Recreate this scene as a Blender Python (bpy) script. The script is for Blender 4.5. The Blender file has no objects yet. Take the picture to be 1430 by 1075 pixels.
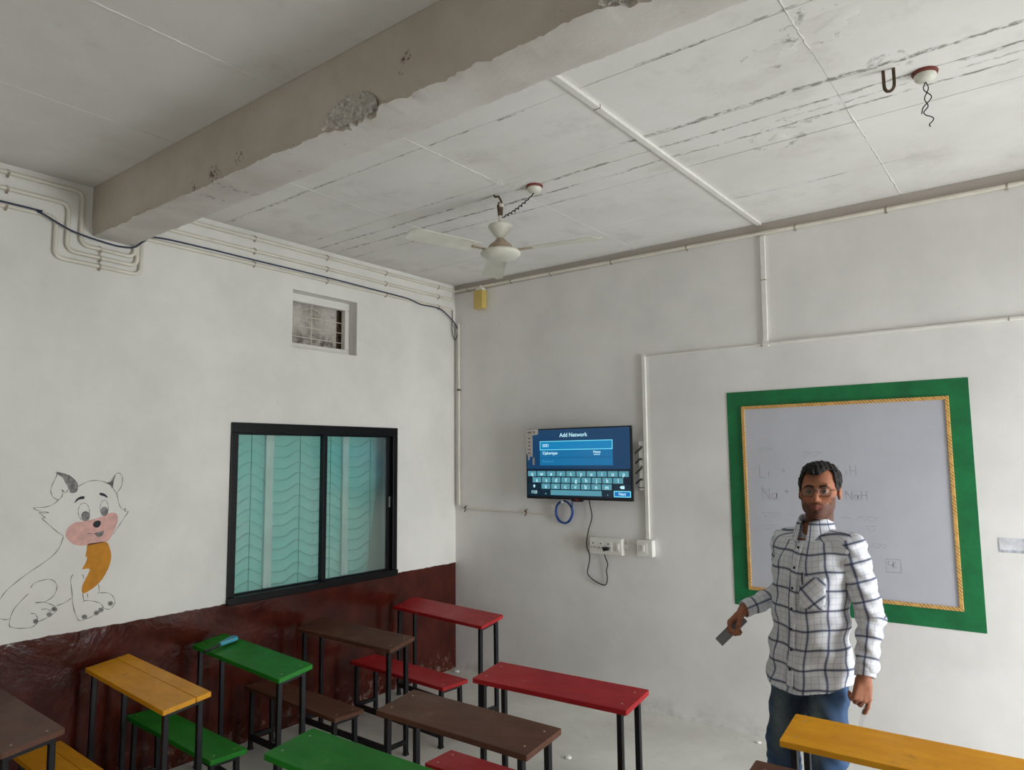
import bpy, math, random
import numpy as np
from mathutils import Vector, Matrix

random.seed(7)
SC = bpy.context.scene
COL = SC.collection

# ------------------------------------------------------------------ camera
W_PX, H_PX, F_PX = 1430.0, 1075.0, 996.3
cam_d = bpy.data.cameras.new('camera')
cam = bpy.data.objects.new('camera', cam_d)
COL.objects.link(cam)
_r = Vector((0.79318987, 0.60888784, -0.01026756))
_u = Vector((0.07014088, -0.07459738, 0.99474393))
_f = Vector((-0.60492155, 0.78974099, 0.10187781))
cam.matrix_world = Matrix(((_r.x, _u.x, -_f.x, 4.0842), (_r.y, _u.y, -_f.y, -4.5318),
                           (_r.z, _u.z, -_f.z, 1.7121), (0, 0, 0, 1)))
cam_d.sensor_fit = 'HORIZONTAL'
cam_d.sensor_width = 36.0
cam_d.lens = 36.0 * F_PX / W_PX
cam_d.clip_start = 0.05
SC.camera = cam

# ------------------------------------------------------------------ world, light, exposure
world = bpy.data.worlds.new('overcast_sky')
SC.world = world
world.use_nodes = True
world.node_tree.nodes['Background'].inputs[0].default_value = (0.80, 0.90, 1.0, 1)
world.node_tree.nodes['Background'].inputs[1].default_value = 3.0


def area_light(name, loc, rot, sx, sy, power, color):
    l = bpy.data.lights.new(name, 'AREA')
    l.shape = 'RECTANGLE'
    l.size, l.size_y, l.energy, l.color = sx, sy, power, color
    o = bpy.data.objects.new(name, l)
    COL.objects.link(o)
    o.location, o.rotation_euler = loc, rot
    return o


ROOM_X, ROOM_Y = 6.2, -8.0
# daylight entering by the open doorway, plus added fill at an unseen rear window
_dl = area_light('doorway_daylight', (ROOM_X + .10, -1.05, 1.08), (0, math.radians(78), 0), 2.05, 1.25, 84, (0.935, 0.968, 1.0))
_dl.data.spread = math.radians(140)
area_light('window_daylight', (ROOM_X + .02, -6.3, 1.5), (0, math.radians(90), 0), 1.2, 1.5, 15, (1.0, 0.98, 0.95))

SC.view_settings.view_transform = 'Standard'
SC.view_settings.look = 'None'
SC.view_settings.gamma = 1.0
SC.view_settings.use_curve_mapping = False
SC.view_settings.exposure = 0.0

H = 3.2


# ------------------------------------------------------------------ helpers: tags
def tag(o, label=None, cat=None, group=None, kind=None):
    if label: o['label'] = label
    if cat: o['category'] = cat
    if group: o['group'] = group
    if kind: o['kind'] = kind
    return o


def empty(name, loc=(0, 0, 0), rz=0.0):
    o = bpy.data.objects.new(name, None)
    o.empty_display_size = .1
    COL.objects.link(o)
    o.location = loc
    o.rotation_euler = (0, 0, rz)
    return o


# ------------------------------------------------------------------ helpers: materials
def lin(c):
    def g(v):
        v = v / 255.0
        return v / 12.92 if v <= .04045 else ((v + .055) / 1.055) ** 2.4
    return (g(c[0]), g(c[1]), g(c[2]), 1.0)


class NT:
    def __init__(self, name):
        self.m = bpy.data.materials.new(name)
        self.m.use_nodes = True
        self.t = self.m.node_tree
        self.n = self.t.nodes
        self.b = self.n['Principled BSDF']
        self.out = self.n['Material Output']

    def node(self, typ, **kw):
        x = self.n.new(typ)
        for k, v in kw.items():
            setattr(x, k, v)
        return x

    def link(self, a, b):
        self.t.links.new(a, b)

    def sock(self, s, v):
        if isinstance(v, (int, float)):
            s.default_value = v
        elif isinstance(v, tuple):
            s.default_value = v
        else:
            self.link(v, s)

    def math(self, op, a, b=0.0, c=None, clamp=False):
        x = self.node('ShaderNodeMath', operation=op, use_clamp=clamp)
        self.sock(x.inputs[0], a)
        self.sock(x.inputs[1], b)
        if c is not None: self.sock(x.inputs[2], c)
        return x.outputs[0]

    def ss(self, v, lo, hi):        # smoothstep lo -> hi
        x = self.node('ShaderNodeMapRange', interpolation_type='SMOOTHSTEP')
        self.sock(x.inputs[0], v)
        x.inputs[1].default_value, x.inputs[2].default_value = lo, hi
        return x.outputs[0]

    def pos(self):
        g = self.node('ShaderNodeNewGeometry')
        s = self.node('ShaderNodeSeparateXYZ')
        self.link(g.outputs['Position'], s.inputs[0])
        return g.outputs['Position'], s.outputs[0], s.outputs[1], s.outputs[2]

    def obj(self):
        return self.node('ShaderNodeTexCoord').outputs['Object']

    def noise(self, vec, scale, detail=4, rough=.6, stretch=None, distort=0.0):
        if stretch:
            mp = self.node('ShaderNodeMapping')
            self.link(vec, mp.inputs[0])
            mp.inputs['Scale'].default_value = stretch
            vec = mp.outputs[0]
        x = self.node('ShaderNodeTexNoise')
        self.link(vec, x.inputs['Vector'])
        x.inputs['Scale'].default_value = scale
        x.inputs['Detail'].default_value = detail
        x.inputs['Roughness'].default_value = rough
        x.inputs['Distortion'].default_value = distort
        return x.outputs[0]

    def mix(self, fac, a, b, mode='MIX'):
        x = self.node('ShaderNodeMix', data_type='RGBA', blend_type=mode)
        self.sock(x.inputs[0], fac)
        self.sock(x.inputs[6], a)
        self.sock(x.inputs[7], b)
        return x.outputs[2]

    def bump(self, h, strength=.2, dist=.01):
        x = self.node('ShaderNodeBump')
        x.inputs['Strength'].default_value = strength
        x.inputs['Distance'].default_value = dist
        self.link(h, x.inputs['Height'])
        self.link(x.outputs[0], self.b.inputs['Normal'])

    def base(self, c): self.sock(self.b.inputs['Base Color'], c)
    def rough(self, v): self.sock(self.b.inputs['Roughness'], v)


def plain(name, rgb, rough=.6, metal=0.0, var=.12, scale=6.0, spec=.5, bump=0.0):
    t = NT(name)
    c = lin(rgb)
    if var > 0:
        v = t.noise(t.obj(), scale, 5, .65)
        d = tuple(x * (1 - 2.2 * var) for x in c[:3]) + (1,)
        l = tuple(min(1, x * (1 + var * 1.5)) for x in c[:3]) + (1,)
        t.base(t.mix(t.ss(v, .3, .7), d, l))
        if bump: t.bump(t.noise(t.obj(), scale * 8, 5, .7), bump, .004)
    else:
        t.base(c)
    t.rough(rough)
    t.b.inputs['Metallic'].default_value = metal
    t.b.inputs['Specular IOR Level'].default_value = spec
    return t.m


def emit(name, rgb, strength=1.0):
    t = NT(name)
    t.base((0.01, 0.01, 0.012, 1))
    t.rough(.25)
    t.b.inputs['Emission Color'].default_value = lin(rgb)
    t.b.inputs['Emission Strength'].default_value = strength
    return t.m


M = {}


# ------------------------------------------------------------------ helpers: mesh building
class MB:
    def __init__(self):
        self.v, self.f, self.mi = [], [], []

    def add(self, vs, fs, mi=0):
        o = len(self.v)
        self.v += [tuple(x) for x in vs]
        self.f += [tuple(i + o for i in f) for f in fs]
        self.mi += [mi] * len(fs)
        return self

    def box(self, a, b, mi=0):
        (x0, y0, z0), (x1, y1, z1) = a, b
        return self.add([(x0, y0, z0), (x1, y0, z0), (x1, y1, z0), (x0, y1, z0), (x0, y0, z1), (x1, y0, z1), (x1, y1, z1), (x0, y1, z1)],
                        [(0, 3, 2, 1), (4, 5, 6, 7), (0, 1, 5, 4), (1, 2, 6, 5), (2, 3, 7, 6), (3, 0, 4, 7)], mi)

    def cbox(self, c, s, mi=0):
        return self.box([c[i] - s[i] / 2 for i in range(3)], [c[i] + s[i] / 2 for i in range(3)], mi)

    def bar(self, p, q, w, h, mi=0, up=(0, 0, 1)):      # square bar from p to q
        p, q = Vector(p), Vector(q)
        d = (q - p).normalized()
        u = Vector(up)
        if abs(d.dot(u)) > .95: u = Vector((0, 1, 0))
        s = d.cross(u).normalized()
        u = s.cross(d)
        vs = []
        for e in (p, q):
            for a, b in ((-1, -1), (1, -1), (1, 1), (-1, 1)):
                vs.append(e + s * (a * w / 2) + u * (b * h / 2))
        return self.add(vs, [(0, 3, 2, 1), (4, 5, 6, 7), (0, 1, 5, 4), (1, 2, 6, 5), (2, 3, 7, 6), (3, 0, 4, 7)], mi)

    def tube(self, pts, r, n=10, mi=0, closed=False, radii=None):
        pts = [Vector(p) for p in pts]
        N = len(pts)
        vs = []
        t0 = None
        for i, p in enumerate(pts):
            if closed:
                t = (pts[(i + 1) % N] - pts[i - 1]).normalized()
            else:
                t = (pts[min(i + 1, N - 1)] - pts[max(i - 1, 0)]).normalized()
            if t0 is None:
                a = Vector((0, 0, 1)) if abs(t.z) < .9 else Vector((1, 0, 0))
                u = t.cross(a).normalized()
            else:
                u = (u - t * u.dot(t)).normalized()
            t0 = t
            w = t.cross(u)
            rr = radii[i] if radii else r
            for k in range(n):
                an = 2 * math.pi * k / n
                vs.append(p + u * (rr * math.cos(an)) + w * (rr * math.sin(an)))
        fs = []
        for i in range(N if closed else N - 1):
            j = (i + 1) % N
            for k in range(n):
                k2 = (k + 1) % n
                fs.append((i * n + k, i * n + k2, j * n + k2, j * n + k))
        if not closed:
            fs.append(tuple(range(n - 1, -1, -1)))
            fs.append(tuple((N - 1) * n + k for k in range(n)))
        return self.add(vs, fs, mi)

    def lathe(self, prof, c=(0, 0, 0), n=32, mi=0, axis='z'):
        vs, fs = [], []
        for r, z in prof:
            for k in range(n):
                a = 2 * math.pi * k / n
                x, y = r * math.cos(a), r * math.sin(a)
                if axis == 'z': vs.append((c[0] + x, c[1] + y, c[2] + z))
                else: vs.append((c[0] + x, c[1] - z, c[2] + y))
        for i in range(len(prof) - 1):
            for k in range(n):
                k2 = (k + 1) % n
                fs.append((i * n + k, i * n + k2, (i + 1) * n + k2, (i + 1) * n + k))
        fs.append(tuple(range(n - 1, -1, -1)))
        fs.append(tuple((len(prof) - 1) * n + k for k in range(n)))
        return self.add(vs, fs, mi)

    def prism(self, poly, fn, t0, t1, mi=0):            # poly in 2D, fn(u, v, t) -> xyz
        n = len(poly)
        vs = [fn(u, v, t0) for u, v in poly] + [fn(u, v, t1) for u, v in poly]
        fs = [tuple(range(n)), tuple(range(2 * n - 1, n - 1, -1))]
        for i in range(n):
            j = (i + 1) % n
            fs.append((i, i + n, j + n, j))
        return self.add(vs, fs, mi)

    def build(self, name, mats, parent=None, smooth=False, bevel=0.0, seg=2, loc=None):
        me = bpy.data.meshes.new(name)
        me.from_pydata([tuple(x) for x in self.v], [], self.f)
        if not isinstance(mats, (list, tuple)): mats = [mats]
        for m in mats: me.materials.append(m)
        if len(mats) > 1: me.polygons.foreach_set('material_index', self.mi)
        import bmesh
        bm = bmesh.new()
        bm.from_mesh(me)
        bmesh.ops.recalc_face_normals(bm, faces=bm.faces)
        if bevel > 0:
            es = [e for e in bm.edges if len(e.link_faces) == 2 and e.calc_face_angle(0) > .6]
            bmesh.ops.bevel(bm, geom=es, offset=bevel, segments=seg, profile=.6, affect='EDGES', clamp_overlap=True)
        bm.to_mesh(me)
        bm.free()
        if smooth:
            me.polygons.foreach_set('use_smooth', [True] * len(me.polygons))
            if smooth == 'auto':
                try: me.set_sharp_from_angle(angle=math.radians(40))
                except Exception: pass
        me.update()
        o = bpy.data.objects.new(name, me)
        COL.objects.link(o)
        if parent: o.parent = parent
        if loc: o.location = loc
        return o


def rounded(w, h, r, n=5, cx=0, cy=0):
    pts = []
    for sx, sy, a0 in ((1, 1, 0), (-1, 1, 90), (-1, -1, 180), (1, -1, 270)):
        for k in range(n + 1):
            a = math.radians(a0 + 90 * k / n)
            pts.append((cx + sx * (w / 2 - r) + r * math.cos(a), cy + sy * (h / 2 - r) + r * math.sin(a)))
    return pts


def smooth_path(pts, sub=6, closed=False):
    P = [Vector(p) for p in pts]
    N = len(P)
    out = []
    rng = range(N) if closed else range(N - 1)
    for i in rng:
        if closed: a, b, c, d = P[i - 1], P[i], P[(i + 1) % N], P[(i + 2) % N]
        else: a, b, c, d = P[max(i - 1, 0)], P[i], P[i + 1], P[min(i + 2, N - 1)]
        for k in range(sub):
            t = k / sub
            out.append(.5 * ((2 * b) + (c - a) * t + (2 * a - 5 * b + 4 * c - d) * t * t + (3 * b - a - 3 * c + d) * t ** 3))
    if not closed: out.append(P[-1])
    return out


def text_mesh(name, s, size, mat, parent, loc, rot=(math.radians(90), 0, 0), align='CENTER', ext=.0004, bold=0.0):
    c = bpy.data.curves.new(name, 'FONT')
    c.body, c.size, c.align_x, c.align_y, c.extrude, c.offset = s, size, align, 'CENTER', ext, bold
    t = bpy.data.objects.new(name + '_curve', c)
    COL.objects.link(t)
    me = bpy.data.meshes.new_from_object(t)
    bpy.data.objects.remove(t)
    bpy.data.curves.remove(c)
    me.materials.clear()
    me.materials.append(mat)
    o = bpy.data.objects.new(name, me)
    COL.objects.link(o)
    o.parent = parent
    o.location, o.rotation_euler = loc, rot
    return o


def copy_tree(o, parent=None):
    c = o.copy()
    COL.objects.link(c)
    c.parent = parent
    for ch in o.children: copy_tree(ch, c)
    return c


# ------------------------------------------------------------------ materials of the room
def mat_wall(name, base, dado=False, band=False):
    t = NT(name)
    P, x, y, z = t.pos()
    c = t.mix(t.ss(t.noise(P, 1.3, 5, .6), .3, .75), lin(base), lin(tuple(int(v * .93) for v in base)))
    c = t.mix(t.math('MULTIPLY', t.ss(t.noise(P, 9, 6, .7), .62, .8), .16), c, lin((150, 140, 128)))
    # small specks and nail holes
    c = t.mix(t.math('MULTIPLY', t.ss(t.noise(P, 26, 2, .5), .78, .82), .35), c, lin((120, 108, 96)))
    # scuffed dirt just above the floor
    d = t.math('MULTIPLY', t.ss(z, .16, 0.0), t.ss(t.noise(P, 7, 5, .7), .4, .7))
    c = t.mix(t.math('MULTIPLY', d, .4), c, lin((150, 140, 128)))
    if band:      # painted-in shade above the pipe run, and a rubbed patch beside the sockets
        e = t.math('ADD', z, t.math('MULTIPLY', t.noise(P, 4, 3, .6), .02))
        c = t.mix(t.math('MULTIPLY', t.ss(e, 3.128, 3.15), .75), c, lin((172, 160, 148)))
        dx = t.math('DIVIDE', t.math('SUBTRACT', x, 1.24), .20)
        dz = t.math('DIVIDE', t.math('SUBTRACT', z, 1.10), .10)
        rr = t.math('ADD', t.math('MULTIPLY', dx, dx), t.math('MULTIPLY', dz, dz))
        c = t.mix(t.math('MULTIPLY', t.math('MULTIPLY', t.ss(rr, 1.0, .1), t.ss(t.noise(P, 8, 4, .6), .2, .7)), .35), c, lin((186, 168, 140)))
        t.rough(.62)
    elif dado:
        edge = t.math('ADD', .850, t.math('MULTIPLY', t.math('SUBTRACT', t.noise(P, 14, 4, .6), .5), .022))
        f = t.ss(t.math('SUBTRACT', edge, z), -.002, .002)
        n = t.noise(P, 5, 5, .65)
        dd = t.mix(t.ss(n, .3, .75), lin((58, 19, 13)), lin((86, 33, 22)))
        dd = t.mix(t.math('MULTIPLY', t.ss(t.noise(P, 22, 4, .7), .66, .8), .35), dd, lin((150, 132, 124)))
        # chalky scrapes of the paint near the floor
        dd = t.mix(t.math('MULTIPLY', t.math('MULTIPLY', t.ss(z, .22, 0), t.ss(t.noise(P, 16, 4, .7), .52, .66)), .5), dd, lin((170, 150, 140)))
        c = t.mix(f, c, dd)
        t.rough(t.math('SUBTRACT', .72, t.math('MULTIPLY', f, .58)))
        t.b.inputs['Specular IOR Level'].default_value = .38
        h = t.math('ADD', t.math('MULTIPLY', t.noise(P, 3.2, 4, .6, distort=.6), .8), t.math('MULTIPLY', t.noise(P, 22, 4, .6), .2))
        t.base(c)
        t.bump(h, .45, .02)
        return t.m
    else:
        t.rough(.7)
    t.base(c)
    t.bump(t.noise(P, 18, 6, .65), .16, .006)
    return t.m


def mat_ceiling():
    t = NT('painted_ceiling')
    P, x, y, z = t.pos()
    c = t.mix(t.ss(t.noise(P, 1.1, 5, .6), .3, .75), lin((238, 236, 232)), lin((224, 221, 216)))
    c = t.mix(t.math('MULTIPLY', t.ss(t.noise(P, 3, 6, .7), .50, .8), .32), c, lin((158, 152, 140)))
    wob = t.math('ADD', t.math('MULTIPLY', t.math('SUBTRACT', t.noise(P, 2.2, 4, .6), .5), .07), t.math('MULTIPLY', t.math('SUBTRACT', t.noise(P, 22, 4, .7), .5), .022))
    yy = t.math('ADD', y, wob)
    tot = 0.0
    # mould growing along the joints: (Y of the joint, half width, amount, gate)
    for (Y, w, amt, lo, x0, x1) in ((-2.17, .012, .75, .50, -1, 9), (-1.60, .020, .9, .44, 2.2, 9), (-1.585, .012, .55, .55, -1, 2.2),
                                    (-1.45, .014, .75, .47, -1, 9), (-1.31, .014, .85, .45, 0, 9), (-1.15, .010, .7, .50, -1, 2.1),
                                    (-.55, .009, .7, .52, 2.5, 3.7), (-1.38, .010, .6, .5, 2.9, 5)):
        d = t.math('ABSOLUTE', t.math('SUBTRACT', yy, Y))
        g = t.ss(d, w, w * .25)
        n = t.math('MULTIPLY', t.ss(t.noise(P, 3.5, 4, .7, stretch=(1.2, 4, 1)), lo - .06, lo + .05), t.ss(t.noise(P, 34, 4, .7, stretch=(.7, 1, 1)), .40, .58))
        gx = t.math('MULTIPLY', t.ss(x, x0, x0 + .3), t.ss(x, x1, x1 - .3))
        q = t.math('MULTIPLY', t.math('MULTIPLY', g, n), t.math('MULTIPLY', gx, amt))
        tot = t.math('MAXIMUM', tot, q)
    # blistered paint with dark rims
    nx = t.math('ADD', x, t.math('MULTIPLY', t.math('SUBTRACT', t.noise(P, 5, 4, .6), .5), .22))
    ny = t.math('ADD', y, t.math('MULTIPLY', t.math('SUBTRACT', t.noise(P, 6, 4, .6), .5), .22))
    for (cx, cy, rr, amt) in ((3.34, -1.92, .10, .6), (3.52, -2.02, .12, .75), (3.12, -1.20, .11, .5), (3.30, -1.36, .09, .6), (3.66, -1.62, .06, .5)):
        dx, dy = t.math('SUBTRACT', nx, cx), t.math('SUBTRACT', ny, cy)
        d = t.math('SQRT', t.math('ADD', t.math('MULTIPLY', dx, dx), t.math('MULTIPLY', dy, dy)))
        ring = t.ss(t.math('ABSOLUTE', t.math('SUBTRACT', d, rr)), .022, .004)
        n = t.ss(t.noise(P, 13, 5, .75), .50, .60)
        tot = t.math('MAXIMUM', tot, t.math('MULTIPLY', t.math('MULTIPLY', ring, n), amt))
    # scattered specks
    sp = t.math('MULTIPLY', t.ss(t.noise(P, 30, 3, .6), .735, .77), t.ss(t.noise(P, 1.7, 2, .5), .48, .62))
    tot = t.math('MAXIMUM', tot, t.math('MULTIPLY', sp, .6))
    c = t.mix(t.math('MULTIPLY', tot, .85), c, lin((92, 84, 74)))
    t.base(c)
    t.rough(.85)
    t.bump(t.noise(P, 14, 6, .7), .22, .006)
    return t.m


def mat_beam():
    t = NT('dusty_beam_paint')
    P, x, y, z = t.pos()
    c = t.mix(t.ss(t.noise(P, 2.2, 5, .6), .3, .75), lin((222, 218, 212)), lin((200, 194, 186)))
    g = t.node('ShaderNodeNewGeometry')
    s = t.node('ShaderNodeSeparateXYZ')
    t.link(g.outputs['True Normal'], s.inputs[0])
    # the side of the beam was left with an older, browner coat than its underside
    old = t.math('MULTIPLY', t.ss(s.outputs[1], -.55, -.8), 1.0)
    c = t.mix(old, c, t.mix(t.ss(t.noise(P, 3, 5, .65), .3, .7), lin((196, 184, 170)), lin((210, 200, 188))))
    c = t.mix(t.math('MULTIPLY', t.ss(t.noise(P, 24, 3, .6), .70, .76), .55), c, lin((95, 82, 70)))
    for (sx, sz, sr) in ((1.22, 2.965, .06), (1.42, 2.985, .045), (2.42, 3.06, .035), (2.40, 3.02, .02), (1.05, 2.95, .04)):
        dx, dz = t.math('SUBTRACT', x, sx), t.math('SUBTRACT', z, sz)
        rr = t.math('SQRT', t.math('ADD', t.math('MULTIPLY', dx, dx), t.math('MULTIPLY', dz, dz)))
        c = t.mix(t.math('MULTIPLY', t.math('MULTIPLY', t.ss(rr, sr, sr * .3), t.ss(t.noise(P, 45, 4, .7), .52, .60)), .85), c, lin((64, 54, 44)))
    t.base(c)
    t.rough(.85)
    t.bump(t.noise(P, 16, 6, .7), .35, .008)
    return t.m


def mat_floor():
    t = NT('grey_concrete')
    P, x, y, z = t.pos()
    c = t.mix(t.ss(t.noise(P, 1.6, 6, .65), .3, .72), lin((226, 224, 216)), lin((204, 201, 193)))
    c = t.mix(t.math('MULTIPLY', t.ss(t.noise(P, 12, 5, .7), .58, .74), .4), c, lin((150, 145, 136)))
    c = t.mix(t.math('MULTIPLY', t.ss(t.noise(P, 40, 2, .5), .74, .78), .8), c, lin((236, 234, 228)))
    t.base(c)
    t.rough(t.math('ADD', .35, t.math('MULTIPLY', t.noise(P, 4, 4, .6), .35)))
    t.bump(t.noise(P, 30, 5, .7), .15, .004)
    return t.m


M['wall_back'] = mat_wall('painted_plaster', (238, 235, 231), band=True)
M['wall_left'] = mat_wall('plaster_with_maroon_dado', (240, 238, 231), dado=True)
M['wall'] = mat_wall('plain_plaster', (240, 237, 230))
M['ceil'] = mat_ceiling()
M['beam'] = mat_beam()
M['floor'] = mat_floor()
M['black_paint'] = plain('black_gloss_paint', (12, 12, 14), .34, var=.1, spec=.25)
M['pvc'] = plain('cream_pvc', (228, 222, 208), .45, var=.05, scale=4)
M['pvc_white'] = plain('white_pvc', (234, 231, 224), .38, var=.03)
M['clip'] = plain('clip_metal', (178, 166, 148), .6, .3, var=.2, scale=40)
M['brass'] = plain('rusty_hook', (112, 84, 58), .6, .4, var=.25, scale=50)
M['rust'] = plain('rusty_steel', (98, 80, 62), .75, .2, var=.3, scale=50)
M['blue_cable'] = plain('blue_cable_sheath', (38, 74, 140), .45, var=.05)
M['navy_cable'] = plain('dark_blue_cable_sheath', (38, 50, 78), .5, var=.05)
M['black_cable'] = plain('black_cable_sheath', (32, 30, 29), .5, var=.0)
M['black_plastic'] = plain('black_plastic', (20, 20, 22), .35, var=.0)
M['yellow_box'] = plain('yellow_plastic', (208, 182, 104), .45, var=.04)
M['fan_white'] = plain('ivory_enamel', (222, 220, 206), .35, var=.05)
M['fan_tan'] = plain('tan_enamel', (176, 158, 136), .4, var=.08)

# ================================================================== THE ROOM
tag(MB().box((-.3, ROOM_Y - .2, -.12), (ROOM_X + .3, .3, 0)).build('floor', M['floor']), kind='structure')


def wall_grid(name, axis, pos0, pos1, us, zs, holes, mat):
    """a wall with real openings: blocks around the holes. axis 'x' = wall in the plane X const."""
    mb = MB()
    us = sorted(set(us + [h[0] for h in holes] + [h[1] for h in holes]))
    zs = sorted(set(zs + [h[2] for h in holes] + [h[3] for h in holes]))
    solid = {}
    for i in range(len(us) - 1):
        for j in range(len(zs) - 1):
            uc, zc = (us[i] + us[i + 1]) / 2, (zs[j] + zs[j + 1]) / 2
            solid[i, j] = not any(h[0] < uc < h[1] and h[2] < zc < h[3] for h in holes)
    P = (lambda u, z, t: (t, u, z)) if axis == 'x' else (lambda u, z, t: (u, t, z))
    for (i, j), s in solid.items():
        if not s: continue
        u0, u1, z0, z1 = us[i], us[i + 1], zs[j], zs[j + 1]
        for t in (pos0, pos1):
            mb.add([P(u0, z0, t), P(u1, z0, t), P(u1, z1, t), P(u0, z1, t)], [(0, 1, 2, 3)])
        for (di, dj, a, b) in ((-1, 0, (u0, z0), (u0, z1)), (1, 0, (u1, z0), (u1, z1)), (0, -1, (u0, z0), (u1, z0)), (0, 1, (u0, z1), (u1, z1))):
            if not solid.get((i + di, j + dj), False):
                mb.add([P(a[0], a[1], pos0), P(b[0], b[1], pos0), P(b[0], b[1], pos1), P(a[0], a[1], pos1)], [(0, 1, 2, 3)])
    import bmesh
    me = bpy.data.meshes.new(name)
    me.from_pydata(mb.v, [], mb.f)
    bm = bmesh.new(); bm.from_mesh(me)
    bmesh.ops.remove_doubles(bm, verts=bm.verts, dist=1e-5)
    bmesh.ops.recalc_face_normals(bm, faces=bm.faces)
    bm.to_mesh(me); bm.free()
    me.materials.append(mat)
    o = bpy.data.objects.new(name, me)
    COL.objects.link(o)
    return tag(o, kind='structure')


WIN = (-2.055, -.69, .855, 1.935)
VENT = (-1.645, -1.085, 2.475, 2.875)
wall_l = wall_grid('wall_left', 'x', 0.0, -.26, [ROOM_Y, 0.0], [0.0, H + .1], [WIN, VENT], M['wall_left'])
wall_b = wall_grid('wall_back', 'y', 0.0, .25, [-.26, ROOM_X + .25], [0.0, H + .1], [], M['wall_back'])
DOOR = (-1.70, -.40, 0.0, 2.13)
wall_r = wall_grid('wall_right', 'x', ROOM_X, ROOM_X + .25, [ROOM_Y, 0.0], [0.0, H + .1],
                   [DOOR, (-7.05, -5.55, .9, 2.1)], M['wall'])
wall_f = wall_grid('wall_front', 'y', ROOM_Y, ROOM_Y - .2, [-.26, ROOM_X + .25], [0.0, H + .1], [], M['wall'])

# ------------------------------------------------------------------ ceiling of cast panels
ceil = tag(MB().box((-.26, ROOM_Y - .2, H + .010), (ROOM_X + .25, .25, H + .13)).build('ceiling', M['ceil']), kind='structure')
XS = [0.0, .885, 1.755, 2.625, 3.45, 4.32, 5.2, ROOM_X]
YS = [0.0, -.55, -1.15, -1.31, -1.45, -1.59, -2.17, -2.71]
YN = [-2.93, -5.2, ROOM_Y]
_panel_meshes = {}
for ys in (YS, YN):
    for j in range(len(ys) - 1):
        for i in range(len(XS) - 1):
            gx = .0016 if i not in (1, 3) else .0024
            w, d = round(XS[i + 1] - XS[i], 4), round(ys[j] - ys[j + 1], 4)
            key = (w, d)
            if key not in _panel_meshes:
                g = .0009
                mb = MB().box((g, -d + g, 0), (w - g, -g, .0115))
                o = mb.build('ceiling_panel', M['ceil'], ceil, bevel=.0008, seg=1)
                _panel_meshes[key] = o.data
            else:
                o = bpy.data.objects.new('ceiling_panel', _panel_meshes[key])
                COL.objects.link(o)
                o.parent = ceil
            o.location = (XS[i], ys[j], H + random.uniform(-.0009, .0009))

# raised filler seams between panels (they run away from the back wall)
for (x, y0, y1, w) in ((1.755, -2.70, -1.52, .020), (3.45, -2.6, -1.86, .014), (3.452, -1.34, -.02, .018), (.885, -2.7, -2.15, .014), (1.69, -4.6, -2.94, .02)):
    mb = MB()
    n = int(abs(y1 - y0) / .02)
    vs, fs = [], []
    for k in range(n + 1):
        y = y0 + (y1 - y0) * k / n
        ww = w * (.15 + .55 * random.random())
        hh = .001 + .003 * random.random()
        j = random.uniform(-.003, .003)
        vs += [(x - ww / 2 + j, y, H + .002), (x - ww / 4 + j, y, H - hh), (x + ww / 4 + j, y, H - hh), (x + ww / 2 + j, y, H + .002)]
        if k:
            b = 4 * k
            for q in range(3): fs.append((b - 4 + q, b - 3 + q, b + q + 1, b + q))
    mb.add(vs, fs)
    mb.build('filler_seam', M['ceil'], ceil, smooth=True)

# blistered plaster lumps around the fan hook and by the seam
for (x, y, rx, ry) in ((1.80, -1.52, .16, .055), (3.46, -1.37, .04, .05), (3.13, -1.20, .05, .05), (3.36, -1.95, .10, .07), (3.55, -2.02, .12, .08), (1.76, -1.62, .05, .07), (2.05, -1.62, .12, .03)):
    mb = MB()
    vs, fs = [], []
    R, A = 6, 22
    ph = random.random() * 6
    for a in range(R + 1):
        for k in range(A):
            t = 2 * math.pi * k / A
            q = a / R * (1 + .22 * math.sin(3 * t + ph) + .12 * math.sin(7 * t + 2 * ph))
            z = H + .002 - .006 * (1 - (a / R) ** 2) * (.75 + .5 * random.random())
            vs.append((x + rx * q * math.cos(t), y + ry * q * math.sin(t), z if a < R else H + .003))
    for a in range(R):
        for k in range(A):
            fs.append((a * A + k, a * A + (k + 1) % A, (a + 1) * A + (k + 1) % A, (a + 1) * A + k))
    mb.add(vs, fs).build('plaster_blister', M['ceil'], ceil, smooth=True)

# ------------------------------------------------------------------ beam
def noise1(x, s=0):
    return (math.sin(x * 7.1 + s) + math.sin(x * 17.3 + 2 * s) * .6 + math.sin(x * 41.7 + s * 3) * .5 + math.sin(x * 97.1 + s * 5) * .35) / 2.45


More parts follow.
